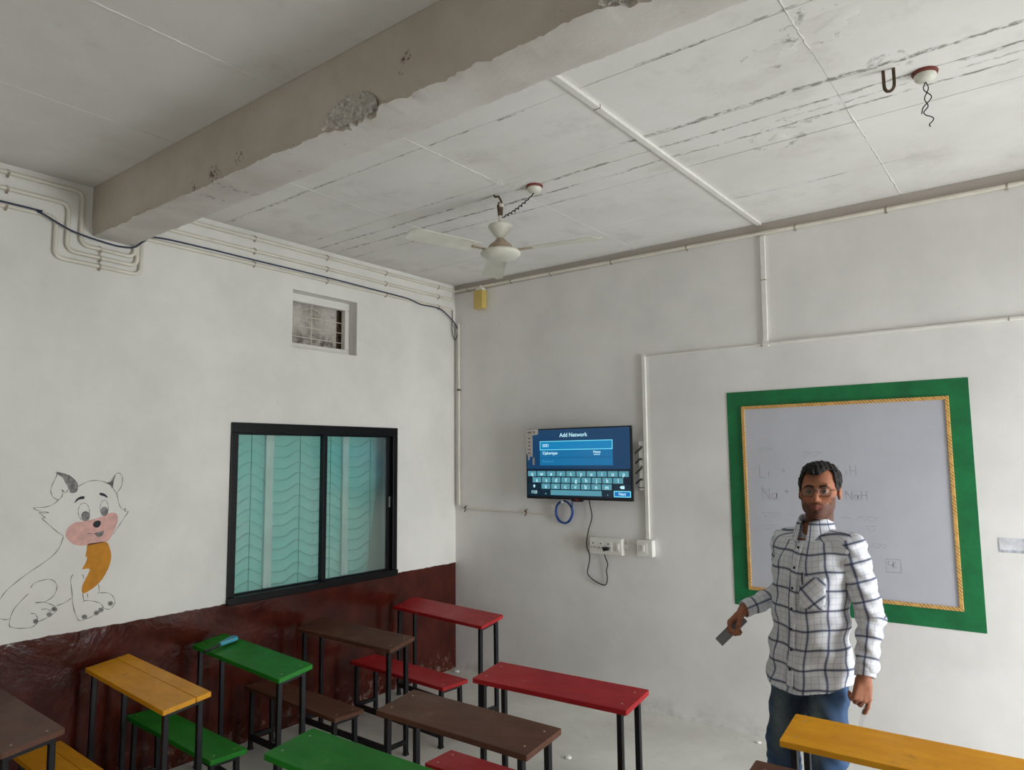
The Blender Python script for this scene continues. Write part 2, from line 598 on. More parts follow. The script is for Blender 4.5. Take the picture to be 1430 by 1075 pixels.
BY0, BY1, BZ = -2.93, -2.712, 2.925
mb = MB()
NS = 420
prof_n = None
vs, fs = [], []
for k in range(NS + 1):
    x = ROOM_X * k / NS
    e = .008 * noise1(x, 1.0) + random.uniform(-.003, .003)
    e2 = .006 * noise1(x, 2.2) + random.uniform(-.003, .003)
    chip = 0.0
    for (cx, w, dep) in ((2.13, .16, .045), (2.42, .05, .018), (2.60, .05, .02), (3.27, .10, .05), (2.77, .03, .012)):
        chip += dep * max(0, 1 - ((x - cx) / w) ** 2) * (.6 + .7 * random.random())
    pr = [(BY0, H + .02), (BY0, BZ + .10), (BY0 + .002, BZ + .055 + chip * .9), (BY0 + .010 + chip * .55, BZ + .03 + chip * .4 + e * .3), (BY0 + .004 + e + chip, BZ + .004 + e2),
          (BY0 + .035 + chip, BZ + e * .25), ((BY0 + BY1) / 2, BZ + e2 * .3), (BY1 - .03, BZ), (BY1 + e2 * .6, BZ + .004 + e * .4), (BY1, BZ + .03), (BY1, H + .02)]
    n = len(pr)
    vs += [(x, a, b) for a, b in pr]
    if k:
        b = n * k
        for q in range(n - 1): fs.append((b - n + q, b - n + q + 1, b + q + 1, b + q))
mb.add(vs, fs)
beam = mb.build('ceiling_beam', M['beam'], smooth='auto')
tag(beam, kind='structure')
beam['label'] = 'whitewashed concrete beam crossing the ceiling with a chipped lower edge'
# the broken patch of the lower edge, rough aggregate showing
M['aggregate'] = plain('broken_plaster', (206, 199, 190), .95, var=.16, scale=60, bump=.5)
for (cx, w) in ((2.13, .15), (3.27, .10)):
    mb = MB()
    vs, fs = [], []
    A, B = 30, 9
    for i in range(A + 1):
        for j in range(B + 1):
            u, v = i / A * 2 - 1, j / B
            r = max(0, 1 - u * u) ** .5
            y = BY0 - .0015 + .030 * v * r
            z = BZ + .012 + .085 * (1 - v) * r + random.uniform(-.006, .006)
            vs.append((cx + w * u, y + random.uniform(-.004, .004), z))
    for i in range(A):
        for j in range(B):
            b = i * (B + 1) + j
            fs.append((b, b + 1, b + B + 2, b + B + 1))
    mb.add(vs, fs).build('broken_plaster', M['aggregate'], beam)

# ================================================================== WINDOW (left wall)
win = tag(MB().build('window_1', M['black_paint']) if False else empty('window_1', (0, (WIN[0] + WIN[1]) / 2, WIN[2])), kind='structure')


def wpart(mb, name, mat, parent=None, **k):       # built in world space, re-expressed under the window empty
    o = mb.build(name, mat, None, **k)
    pr = parent or win
    o.parent = pr
    base = win.location
    o.data.transform(Matrix.Translation(-Vector(base)))
    return o


FX0, FX1 = -.085, .014
y0, y1, z0, z1 = -2.075, -.678, .838, 1.952      # outer edge of the black surround
wpart(MB().box((FX0, y0, z1 - .062), (FX1, y1, z1)), 'window_frame_head', M['black_paint'], bevel=.004)
wpart(MB().box((FX0, y0, z0), (FX1 + .012, y1, z0 + .045)), 'window_frame_sill', M['black_paint'], bevel=.004)
wpart(MB().box((FX0, y0, z0 + .045), (FX1, y0 + .048, z1 - .062)), 'window_frame_jamb', M['black_paint'], bevel=.004)
wpart(MB().box((FX0, y1 - .045, z0 + .045), (FX1, y1, z1 - .062)), 'window_frame_jamb', M['black_paint'], bevel=.004)


def mat_glass():
    t = NT('window_glass')
    t.n.remove(t.b)
    tr = t.node('ShaderNodeBsdfTransparent')
    tr.inputs[0].default_value = (.88, .95, .93, 1)
    gl = t.node('ShaderNodeBsdfGlossy')
    gl.inputs['Roughness'].default_value = .16
    fr = t.node('ShaderNodeFresnel')
    fr.inputs[0].default_value = 1.5
    mx = t.node('ShaderNodeMixShader')
    t.link(fr.outputs[0], mx.inputs[0])
    t.link(tr.outputs[0], mx.inputs[1])
    t.link(gl.outputs[0], mx.inputs[2])
    t.link(mx.outputs[0], t.out.inputs[0])
    return t.m


M['glass'] = mat_glass()
M['alu'] = plain('dull_aluminium', (120, 128, 126), .45, .5, var=.05)
for (a, b, xx) in ((-2.030, -1.318, -.052), (-1.352, -.715, -.030)):
    s = wpart(MB().box((xx - .012, a, .875), (xx + .012, a + .032, 1.895)).box((xx - .012, b - .032, .875), (xx + .012, b, 1.895))
              .box((xx - .012, a + .032, .875), (xx + .012, b - .032, .892)).box((xx - .012, a + .032, 1.878), (xx + .012, b - .032, 1.895)),
              'sash', M['black_paint'], bevel=.002)
    wpart(MB().box((xx - .002, a + .030, .890), (xx + .002, b - .030, 1.880)), 'pane', M['glass'], s)
    wpart(MB().box((xx + .012, b - .026, 1.35), (xx + .018, b - .012, 1.43)), 'latch', M['alu'], s, bevel=.002)

# window grille posts behind the glass, and the teal ruched curtain behind them
M['post'] = plain('pale_post', (238, 242, 238), .6, var=.04)
for (a, b) in ((-1.775, -1.715), (-1.140, -1.085)):
    tag(MB().box((-.096, a, WIN[2]), (-.070, b, WIN[3])).build('window_post', M['post'], bevel=.004),
        'pale upright post behind the window pane ' + ('on the side of the cat drawing' if a < -1.5 else 'on the side of the room corner'), 'post')


def mat_curtain():
    t = NT('teal_ruched_cloth')
    P, x, y, z = t.pos()
    n = t.noise(P, 2.2, 4, .6)
    c = t.mix(t.ss(n, .3, .7), lin((124, 150, 138)), lin((104, 146, 134)))
    t.base(c)
    t.rough(.7)
    tl = t.node('ShaderNodeBsdfTranslucent')
    t.link(c, tl.inputs[0])
    mx = t.node('ShaderNodeMixShader')
    mx.inputs[0].default_value = .35
    t.link(t.b.outputs[0], mx.inputs[1])
    t.link(tl.outputs[0], mx.inputs[2])
    t.link(mx.outputs[0], t.out.inputs[0])
    return t.m


M['curtain'] = mat_curtain()
M['thread'] = plain('curtain_thread', (46, 120, 104), .7, var=0)
mb = MB()
vs, fs = [], []
NY, NZ = 150, 330
cw = .377
for i in range(NY + 1):
    y = WIN[0] + .004 + (WIN[1] - WIN[0] - .008) * i / NY
    ph = ((y - (-1.853 if y < -1.335 else -.838)) / cw) % 1.0
    arch = .050 * (1 - abs(2 * ph - 1)) ** .75 if ph <= .5 or True else 0
    arch = .022 * math.cos(2 * math.pi * ph) + .010 * math.cos(4 * math.pi * ph)
    for j in range(NZ + 1):
        z = WIN[2] + .003 + (WIN[3] - WIN[2] - .006) * j / NZ
        s = ((z - arch) / .076) % 1.0
        x = -.138 + .016 * (s ** .6) + .004 * math.sin(y * 13)
        vs.append((x, y, z))
for i in range(NY):
    for j in range(NZ):
        b = i * (NZ + 1) + j
        fs.append((b, b + NZ + 1, b + NZ + 2, b + 1))
mb.add(vs, fs)
cur = mb.build('curtain', M['curtain'], smooth=True)
tag(cur, 'teal ruched curtain hanging in scallops behind the sliding window', 'curtain')
for y in (-1.853, -1.476, -1.215, -.838):
    MB().tube([(-.116, y, WIN[2] + .01), (-.116, y, WIN[3] - .01)], .0022, 6).build('gather_cord', M['thread'], cur)

# ================================================================== VENTILATOR (left wall)
M['grimy'] = None


def mat_grimy():
    t = NT('grimy_board')
    P, x, y, z = t.pos()
    c = t.mix(t.ss(t.noise(P, 7, 5, .7), .35, .7), lin((206, 199, 190)), lin((160, 150, 140)))
    st = t.ss(t.noise(P, 16, 5, .75, stretch=(1, 1, 1.6)), .55, .68)
    c = t.mix(t.math('MULTIPLY', st, .6), c, lin((92, 80, 70)))
    low = t.math('MULTIPLY', t.ss(z, 2.66, 2.56), t.ss(t.noise(P, 20, 5, .75), .42, .6))
    c = t.mix(t.math('MULTIPLY', low, .75), c, lin((70, 58, 48)))
    t.base(c)
    t.rough(.85)
    t.bump(t.noise(P, 30, 5, .7), .4, .006)
    return t.m


M['grimy'] = mat_grimy()
vent = tag(empty('window_2', (-.2, (VENT[0] + VENT[1]) / 2, VENT[2])), kind='structure')


def vpart(mb, name, mat, parent=None, **k):
    o = mb.build(name, mat, None, **k)
    o.data.transform(Matrix.Translation(-Vector(vent.location)))
    o.parent = parent or vent
    return o


vpart(MB().box((-.178, VENT[0], VENT[2]), (-.156, -1.150, VENT[3])), 'vent_board', M['grimy'])
vpart(MB().box((-.176, -1.150, VENT[2]), (-.164, VENT[1], VENT[3])), 'vent_gap_board', M['rust'])
vpart(MB().box((-.13, VENT[0], VENT[2]), (-.085, VENT[1], VENT[2] + .050)), 'vent_ledge', M['wall'], bevel=.006)
vpart(MB().box((-.13, VENT[0], VENT[3] - .055), (-.085, VENT[1], VENT[3])), 'vent_head', M['wall'], bevel=.006)
vpart(MB().box((-.13, VENT[1] - .040, VENT[2] + .050), (-.085, VENT[1], VENT[3] - .055)), 'vent_side', M['wall'], bevel=.006)
for z in (2.58, 2.655, 2.73):
    vpart(MB().tube([(-.125, VENT[0], z), (-.125, VENT[1], z - .004)], .0032, 8), 'vent_bar', M['pvc'], smooth=True)
vpart(MB().tube([(-.120, -1.40, VENT[2] + .045), (-.120, -1.40, VENT[3] - .05)], .0032, 8), 'vent_bar', M['pvc'], smooth=True)
vpart(MB().tube([(-.118, -1.50, 2.765), (-.118, -1.40, 2.80), (-.118, -1.32, 2.765), (-.118, -1.22, 2.76)], .0026, 6), 'vent_wire', M['pvc'], smooth=True)

# ================================================================== DOORWAY AND WINDOWS OF THE RIGHT WALL (out of frame)
dr = tag(empty('door_1', (ROOM_X, -1.05, 0)), kind='structure')
M['door_paint'] = plain('brown_door_paint', (96, 62, 44), .5, var=.15)
for (a, b) in ((DOOR[0], DOOR[0] + .06), (DOOR[1] - .06, DOOR[1])):
    o = MB().box((.03, a + 1.05, 0), (.13, b + 1.05, 2.07)).build('door_jamb', M['door_paint'], dr, bevel=.004)
MB().box((.03, DOOR[0] + 1.05, 2.07), (.13, DOOR[1] + 1.05, 2.13)).build('door_head', M['door_paint'], dr, bevel=.004)
for n, yc in ((3, -6.3),):
    w = tag(empty('window_%d' % n, (ROOM_X, yc, .9)), kind='structure')
    for (ya, yb, za, zb) in ((-.75, -.70, 0, 1.2), (.70, .75, 0, 1.2), (-.70, .70, 0, .05), (-.70, .70, 1.15, 1.2), (-.02, .02, .05, 1.15)):
        MB().box((.1, ya, za), (.16, yb, zb)).build('window_frame', M['black_paint'], w, bevel=.003)
tag(MB().box((ROOM_X + .25, -12, -.14), (ROOM_X + 14, 4, -.02)).build('ground', M['floor']), kind='structure')

# ================================================================== PIPES AND CABLES
def saddle(parent, c, r, normal, along):
    """a small pipe clip: a half band with two screw ears"""
    c, nrm, al = Vector(c), Vector(normal), Vector(along)
    side = nrm.cross(al)
    mb = MB()
    vs, fs = [], []
    K = 10
    pts = [(-1.9 * r, .0008)] + [((r + .0018) * -math.cos(math.pi * k / K), r + (r + .0018) * math.sin(math.pi * k / K) - r * .15) for k in range(K + 1)] + [(1.9 * r, .0008)]
    for a in (-.006, .006):
        for s, n in pts: vs.append(c - nrm * r + side * s + nrm * n + al * a)
    n = len(pts)
    for k in range(n - 1): fs.append((k, k + 1, n + k + 1, n + k))
    mb.add(vs, fs)
    return mb.build('clip', M['clip'], parent)


R_ = .0115
XP = R_ + .0006


def arc_pts(path, r, n=6):
    """polyline with rounded corners"""
    P = [Vector(p) for p in path]
    out = [P[0]]
    for i in range(1, len(P) - 1):
        a, b, c = P[i - 1], P[i], P[i + 1]
        d1, d2 = (a - b).normalized(), (c - b).normalized()
        rr = min(r, (a - b).length * .48, (c - b).length * .48)
        p0, p1 = b + d1 * rr, b + d2 * rr
        for k in range(n + 1):
            t = k / n
            out.append((1 - t) ** 2 * p0 + 2 * t * (1 - t) * b + t * t * p1)
    out.append(P[-1])
    return out


pipe_specs = ((3.155, -2.985, -2.715 + .010, 2.862, 'top pipe of the three on the window wall, tight under the ceiling'),
              (3.072, -3.050, -2.690, 2.815, 'middle pipe of the three on the window wall, dipping under the beam'),
              (2.985, -3.105, -2.668, 2.768, 'lowest pipe of the three on the window wall, widest dip under the beam'))
for (z, ya, yb, zb, lab) in pipe_specs:
    root = tag(empty('conduit_pipe', (0, -2.8, z)), 'cream ' + lab, 'pipe', 'conduit pipes on the window wall')
    end = -.012 if z > 3.1 else -.045
    path = [(XP, -7.9, z - .005), (XP, ya, z), (XP, ya, zb + .006), (XP, yb, zb - .004), (XP, yb, z - .004), (XP, end, z - .002)]
    if z > 3.1: pass
    pts = [p - root.location for p in arc_pts(path, .045)]
    MB().tube(pts, R_, 10).build('pipe', M['pvc'], root, smooth='auto')
    ycl = [-3.33, -1.95, -1.37, -.81, -.22, -4.2, -5.2, -6.2, -7.2]
    for y in ycl: saddle(root, (XP, y + 2.8, -.002), R_, (1, 0, 0), (0, 1, 0))
    saddle(root, (XP, -2.885 + 2.8, zb - z), R_, (1, 0, 0), (0, 1, 0))

# dark blue cable lying on the lowest pipe and slung below the beam
cpts = [(.034, -7.9, 2.99), (.034, -5.0, 2.992), (.034, -3.35, 2.994), (.034, -3.20, 2.985), (.036, -3.12, 2.955), (.036, -3.04, 2.925), (.032, -2.93, 2.908), (.030, -2.80, 2.898),
        (.032, -2.72, 2.910), (.036, -2.67, 2.955), (.034, -2.60, 2.996), (.034, -2.3, 3.003), (.034, -1.95, 3.001), (.034, -1.37, 3.000), (.034, -.9, 2.992), (.034, -.6, 2.985),
        (.034, -.45, 2.962), (.034, -.30, 2.966), (.034, -.20, 2.955), (.033, -.10, 2.905), (.037, -.04, 2.86), (.045, -.022, 2.82)]
tag(MB().tube(smooth_path(cpts, 5), .005, 8).build('network_cable', M['navy_cable'], smooth=True),
    'dark blue cable lying along the lowest wall pipe and slung below the beam', 'cable')
tag(MB().tube(smooth_path([(.02, -.06, 2.985), (.018, -.055, 2.90), (.018, -.06, 2.82), (.02, -.045, 2.75), (.03, -.03, 2.725), (.04, -.02, 2.76), (.048, -.018, 2.80)], 6), .0035, 8)
    .build('drop_cable', M['black_cable'], smooth=True), 'thin dark cable looping down into the upright corner pipe', 'cable')

# pipe along the top of the back wall
YP = -(R_ + .0006)
root = tag(empty('conduit_pipe', (0, 0, 3.14)), 'cream pipe running along the back wall just under the ceiling', 'pipe')
MB().tube([(.014, YP, .010), (1.0, YP, .006), (2.2, YP, -.004), (2.9, YP, -.012), (3.4, YP, -.014), (ROOM_X - .02, YP, -.022)], R_, 10).build('pipe', M['pvc'], root, smooth='auto')
for x, z in ((.16, .008), (.62, .007), (1.01, .004), (1.55, .001), (2.14, -.004), (2.86, -.012), (3.37, -.014), (3.95, -.016), (4.7, -.019)):
    saddle(root, (x, YP, z), R_, (0, -1, 0), (1, 0, 0))
# upright pipe in the corner
root = tag(empty('conduit_pipe', (.052, 0, 1.30)), 'cream upright pipe in the room corner with an open top', 'pipe')
MB().tube([(0, YP, 1.56), (0, YP, .5), (0, YP, .03)], .0115, 10).build('pipe', M['pvc'], root, smooth='auto')
MB().tube([(0, YP, .985), (0, YP, 1.0)], .0145, 10).build('coupling', M['rust'], root, smooth='auto')
# thin wire run towards the television with two hooks
tag(MB().tube(smooth_path([(.055, -.014, 1.325), (.07, -.008, 1.302), (.12, -.006, 1.297), (.4, -.006, 1.294), (.74, -.006, 1.288), (1.01, -.008, 1.280)], 5), .0045, 8)
    .build('wall_wire', M['pvc'], smooth=True), 'thin pale wire running low from the corner pipe to the blue cable coil', 'wire')
for i, x in enumerate((.115, .74)):
    z = 1.296 if i == 0 else 1.288
    h = tag(empty('wall_hook', (x, -.004, z)), 'small rusty nail hook holding the thin wire ' + ('beside the corner pipe' if i == 0 else 'below the television edge'), 'hook')
    MB().tube(smooth_path([(.012, 0, .028), (.006, -.010, .016), (.012, -.014, 0), (.004, -.012, -.016), (-.008, -.006, -.022)], 5), .004, 8).build('hook_bend', M['brass'], h, smooth=True)
    MB().lathe([(.002, 0), (.007, .002), (.006, .006), (.002, .008)], (-.006, 0, .012), 10, axis='y').build('nail_head', M['brass'], h, smooth='auto')

# square trunking: across the ceiling, down the back wall, along it and to the switch
def trunk(pts, w, h, lab, up, joints=()):
    root = tag(empty('cable_trunking', pts[0]), lab, 'trunking')
    b = Vector(pts[0])
    MB().bar(Vector(pts[0]) - b, Vector(pts[1]) - b, w, h, up=up).build('trunking_body', M['pvc_white'], root, bevel=.002)
    d = (Vector(pts[1]) - b).normalized()
    for q in joints:
        c = (Vector(pts[1]) - b) * q
        MB().bar(c - d * .003, c + d * .003, w + .003, h + .003, up=up).build('joint', M['clip'], root)
    return root


trunk([(2.612, -2.705, H - .008), (2.640, -.012, H - .008)], .030, .016, 'white square trunking crossing the ceiling from the beam to the back wall', (0, 0, 1), (.26,))
trunk([(2.655, -.008, 3.115), (2.645, -.008, 2.425)], .030, .016, 'white upright trunking below the ceiling trunking on the back wall', (0, 1, 0), (.42,))
trunk([(2.630, -.007, 2.412), (ROOM_X - .01, -.007, 2.412)], .022, .014, 'white level trunking running above the whiteboard', (0, 0, 1), (.36, .6))
trunk([(1.800, -.0035, 2.412), (2.628, -.0035, 2.412)], .018, .007, 'painted over level trunking between the two upright runs', (0, 0, 1))
trunk([(1.790, -.009, 2.425), (1.785, -.009, 1.146)], .026, .018, 'white upright trunking dropping to the small switch box', (0, 1, 0))
cbox = tag(MB().cbox((2.645, -.009, 2.412), (.04, .017, .034)).build('trunking_corner_box', M['pvc_white'], bevel=.003), 'small white corner cap joining the upright and level trunking', 'junction')

# yellow box on the back wall near the corner
yb = tag(empty('alarm_box', (.312, -.002, 2.955)), 'small yellow plastic box under the ceiling pipe near the corner', 'box')
MB().box((-.046, -.062, 0), (.046, 0, .155)).build('box_body', M['yellow_box'], yb, bevel=.004)
MB().box((-.034, -.050, .155), (.034, 0, .178)).build('box_cap', M['pvc_white'], yb, bevel=.004)
MB().lathe([(.011, 0), (.011, .014), (.008, .018)], (.012, -.042, .178), 14).build('cable_gland', M['pvc_white'], yb, smooth='auto')

# ================================================================== CEILING FAN
fan = tag(empty('ceiling_fan', (1.668, -1.47, H)), 'ivory ceiling fan hanging on a short rod', 'fan')
MB().tube(smooth_path([(-.045, 0, .0), (-.035, 0, -.012), (-.012, 0, -.016), (-.002, 0, -.03), (.010, 0, -.055), (.012, 0, -.075), (.0, 0, -.085), (-.012, 0, -.075), (-.008, 0, -.05)], 5), .006, 8).build('ceiling_hook', M['rust'], fan, smooth=True)
MB().tube([(0, 0, -.07), (0, 0, -.13)], .0165, 12, radii=[.019, .013]).build('shackle', M['rust'], fan, smooth='auto')
MB().lathe([(.008, -.062), (.017, -.066), (.017, -.082), (.008, -.086)], (.006, 0, 0), 14).build('shackle_roller', M['pvc'], fan, smooth='auto')
MB().tube([(0, 0, -.115), (0, 0, -.29)], .0095, 14).build('down_rod', M['fan_white'], fan, smooth='auto')
MB().lathe([(.012, -.186), (.060, -.184), (.068, -.188), (.069, -.196), (.062, -.208), (.044, -.234), (.028, -.254), (.020, -.262), (.012, -.264)], n=40).build('canopy_cup', M['fan_white'], fan, smooth='auto')
MB().lathe([(.018, -.262), (.028, -.270), (.044, -.286), (.062, -.300), (.070, -.314), (.071, -.328), (.066, -.334), (.020, -.336)], n=40).build('motor_housing', M['fan_tan'], fan, smooth='auto')
MB().lathe([(.060, -.330), (.108, -.338), (.113, -.346), (.112, -.354), (.100, -.366), (.072, -.377), (.035, -.383), (.003, -.384)], n=48).build('motor_cover', M['fan_white'], fan, smooth='auto')
for k in range(3):
    a = math.radians(14 + 120 * k)
    R = Matrix.Rotation(a, 4, 'Z')
    bl = MB()
    bl.bar((.075, 0, -.340), (.19, 0, -.338), .03, .004)
    b_o = bl.build('blade_arm', M['fan_tan'], fan)
    b_o.data.transform(R)
    vs, fs = [], []
    NX = 16
    for i in range(NX + 1):
        t = i / NX
        x = .16 + .42 * t
        w = .052 + .018 * t
        if t > .9: w *= math.sqrt(max(.05, 1 - ((t - .9) / .1) ** 2 * .8))
        for s in (-1, -.3, .4, 1):
            z = -.332 + .010 * s - .003 * (s * s)
            vs.append((x, w * s, z)); vs.append((x, w * s, z - .003))
        if i:
            o, n = (i - 1) * 8, i * 8
            for q in range(3):
                fs.append((o + 2 * q, o + 2 * q + 2, n + 2 * q + 2, n + 2 * q))
                fs.append((o + 2 * q + 1, n + 2 * q + 1, n + 2 * q + 3, o + 2 * q + 3))
            fs.append((o, n, n + 1, o + 1)); fs.append((o + 6, o + 7, n + 7, n + 6))
    fs.append((0, 1, 3, 2)); fs.append((2, 3, 5, 4)); fs.append((4, 5, 7, 6))
    e = NX * 8
    for q in range(3): fs.append((e + 2 * q, e + 2 * q + 2, e + 2 * q + 3, e + 2 * q + 1))
    b_o = MB().add(vs, fs).build('blade', M['fan_white'], fan, smooth='auto')
    b_o.data.transform(R)


def rose(x, y, lab):
    r = tag(empty('ceiling_rose', (x, y, H)), lab, 'ceiling rose')
    MB().lathe([(.045, .001), (.047, -.004), (.045, -.010), (.03, -.012)], n=28).build('wooden_block', M['rose_wood'], r, smooth='auto')
    MB().lathe([(.036, -.008), (.040, -.014), (.038, -.026), (.030, -.036), (.012, -.041), (.003, -.042)], n=28).build('rose_cap', M['fan_white'], r, smooth='auto')
    return r


M['rose_wood'] = plain('red_brown_wood', (120, 52, 44), .6, var=.1)
rose(1.885, -1.44, 'white ceiling rose on a red brown block feeding the fan')
w = []
for k in range(60):
    t = k / 59
    p = Vector((1.885, -1.44, H - .040)).lerp(Vector((1.682, -1.468, H - .145)), t)
    p.z += -.015 * math.sin(math.pi * t)
    tw = 1.0 if .25 < t < .9 else .3
    w.append(p + Vector((0, .006 * math.cos(t * 60), .006 * math.sin(t * 60))) * tw)
tag(MB().tube(w, .0035, 6).build('fan_wire', M['black_cable'], smooth=True), 'dark twisted wire sagging from the ceiling rose to the fan rod', 'wire')

rose(3.762, -1.43, 'white ceiling rose on a red brown block with bare wires hanging')
for k, s in enumerate((1, -1)):
    pts = [(3.762, -1.43, H - .04), (3.762 + .008 * s, -1.43, H - .07), (3.766 - .012 * s, -1.425, H - .105), (3.757 + .008 * s, -1.43, H - .14), (3.746 + .003 * s, -1.43, H - .16),
           (3.740 if k else 3.756, -1.43, H - .165 if k else H - .175)]
    if not k: pts += [(3.772, -1.43, H - .185), (3.780, -1.43, H - .195), (3.776, -1.43, H - .205), (3.765, -1.43, H - .215), (3.768, -1.43, H - .225)]
    tag(MB().tube(smooth_path(pts, 6), .0022, 6).build('loose_wire', M['black_cable'], smooth=True),
        ('longer' if not k else 'shorter') + ' loose wire dangling from the ceiling rose beside the rusty hook', 'wire', 'loose wires of the bare rose')
tag(MB().tube(smooth_path([(3.634, -1.54, H + .02), (3.634, -1.54, H - .03), (3.635, -1.54, H - .068), (3.642, -1.54, H - .084), (3.652, -1.54, H - .088), (3.662, -1.54, H - .084), (3.669, -1.54, H - .068), (3.670, -1.54, H - .03), (3.670, -1.54, H + .02)], 5), .0062, 8)
    .build('fan_hook', M['rust'], smooth=True), 'empty rusty U shaped fan hook set in the ceiling', 'hook')

# ================================================================== CAT DRAWN ON THE WALL
# the drawing lies flat on the wall; points are given in drawing units and placed on the wall in metres
_h = (0.005371713363490333, -1.1651049390292312e-05, -3.408476699111107, -0.0012365504470900346, -0.0034825746454703044,
      4.033612793195468, -0.0007006257576928249, 6.195553714621817e-05)


def draw2wall(a, b):
    a, b = a / 3.1625, 560 + b / 3.1625
    d = _h[6] * a + _h[7] * b + 1
    return ((_h[0] * a + _h[1] * b + _h[2]) / d, (_h[3] * a + _h[4] * b + _h[5]) / d)


cat = tag(empty('cat_mural', (0, -2.95, .9)), 'pencil outlined white cat with an orange scarf drawn on the wall', 'mural')
M['pencil'] = plain('pencil_line', (108, 106, 104), .9, var=.2, scale=60)
M['pencil_shade'] = plain('pencil_shading', (140, 138, 136), .9, var=.25, scale=30)
M['pencil_dark'] = plain('dark_pencil', (58, 60, 66), .9, var=.1)
M['cat_pink'] = plain('pink_mural_paint', (226, 178, 168), .8, var=.07, scale=20)
M['cat_orange'] = plain('orange_mural_paint', (204, 136, 22), .7, var=.06, scale=20)


def stroke(name, pts, w=.0032, closed=False, sub=6, depth=.0012, mat=None):
    P = smooth_path([Vector((*draw2wall(*q), 0)) for q in pts], sub, closed)
    n = len(P)
    vs, fs = [], []
    for i, q in enumerate(P):
        a = P[(i - 1) % n] if closed or i else P[i]
        b = P[(i + 1) % n] if closed or i < n - 1 else P[i]
        t = (b - a).normalized()
        nn = Vector((-t.y, t.x, 0))
        ww = w * (.75 + .3 * math.sin(i * .7))
        for s in (-.5, .5):
            e = q + nn * ww * s
            vs += [(depth, e.x + 2.95, e.y - .9)]
    for i in range(n if closed else n - 1):
        j = (i + 1) % n
        fs.append((2 * i, 2 * i + 1, 2 * j + 1, 2 * j))
    return MB().add(vs, fs).build(name, mat or M['pencil'], cat)


def fill(name, pts, mat, depth=.0008, sub=4):
    P = smooth_path([Vector((*draw2wall(*q), 0)) for q in pts], sub, True)
    poly = [(q.x + 2.95, q.y - .9) for q in P]
    return MB().prism(poly, lambda u, v, t: (t, u, v), .0002, depth).build(name, mat, cat)


def ell(cx, cy, rx, ry, n=14):
    return [(cx + rx * math.cos(2 * math.pi * k / n), cy + ry * math.sin(2 * math.pi * k / n)) for k in range(n)]


fill('ear_shading', [(250, 315), (280, 318), (312, 332), (335, 352), (343, 373), (336, 400), (315, 404), (308, 390), (300, 372), (285, 345), (268, 328)], M['pencil_shade'])
fill('ear_shading', [(468, 362), (490, 355), (510, 328), (502, 355), (497, 385), (485, 370)], M['pencil_shade'])
fill('muzzle', [(290, 590), (300, 560), (330, 537), (370, 530), (410, 522), (450, 510), (480, 495), (505, 493), (520, 508), (518, 535), (505, 570), (490, 600), (470, 620), (430, 628), (390, 635), (350, 638), (318, 628), (298, 610)], M['cat_pink'])
fill('scarf', [(388, 632), (430, 625), (470, 622), (483, 645), (491, 680), (485, 720), (465, 765), (440, 800), (405, 830), (366, 850), (362, 820), (375, 790), (397, 744), (380, 740), (362, 742), (378, 715), (385, 688), (377, 686), (383, 655)], M['cat_orange'], sub=2)
fill('pupil', ell(378, 508, 19, 22), M['pencil_shade'], .0010)
fill('pupil', ell(461, 486, 16, 20), M['pencil_shade'], .0010)
fill('nose', [(410, 545), (420, 530), (440, 528), (445, 540), (435, 556), (418, 557)], M['pencil_dark'], .0012)
fill('eyebrow', [(328, 450), (340, 430), (360, 420), (373, 422), (370, 432), (350, 434), (335, 446)], M['pencil_dark'], sub=2)
fill('eyebrow', [(440, 405), (460, 408), (473, 420), (475, 428), (460, 420), (442, 415)], M['pencil_dark'], sub=2)
fill('mouth', [(418, 585), (440, 580), (458, 575), (452, 592), (435, 600), (425, 595)], M['pencil_shade'], .0012)
stroke('outline', ell(370, 488, 25, 38), .0025, True)
stroke('outline', ell(460, 472, 18, 35), .0025, True)
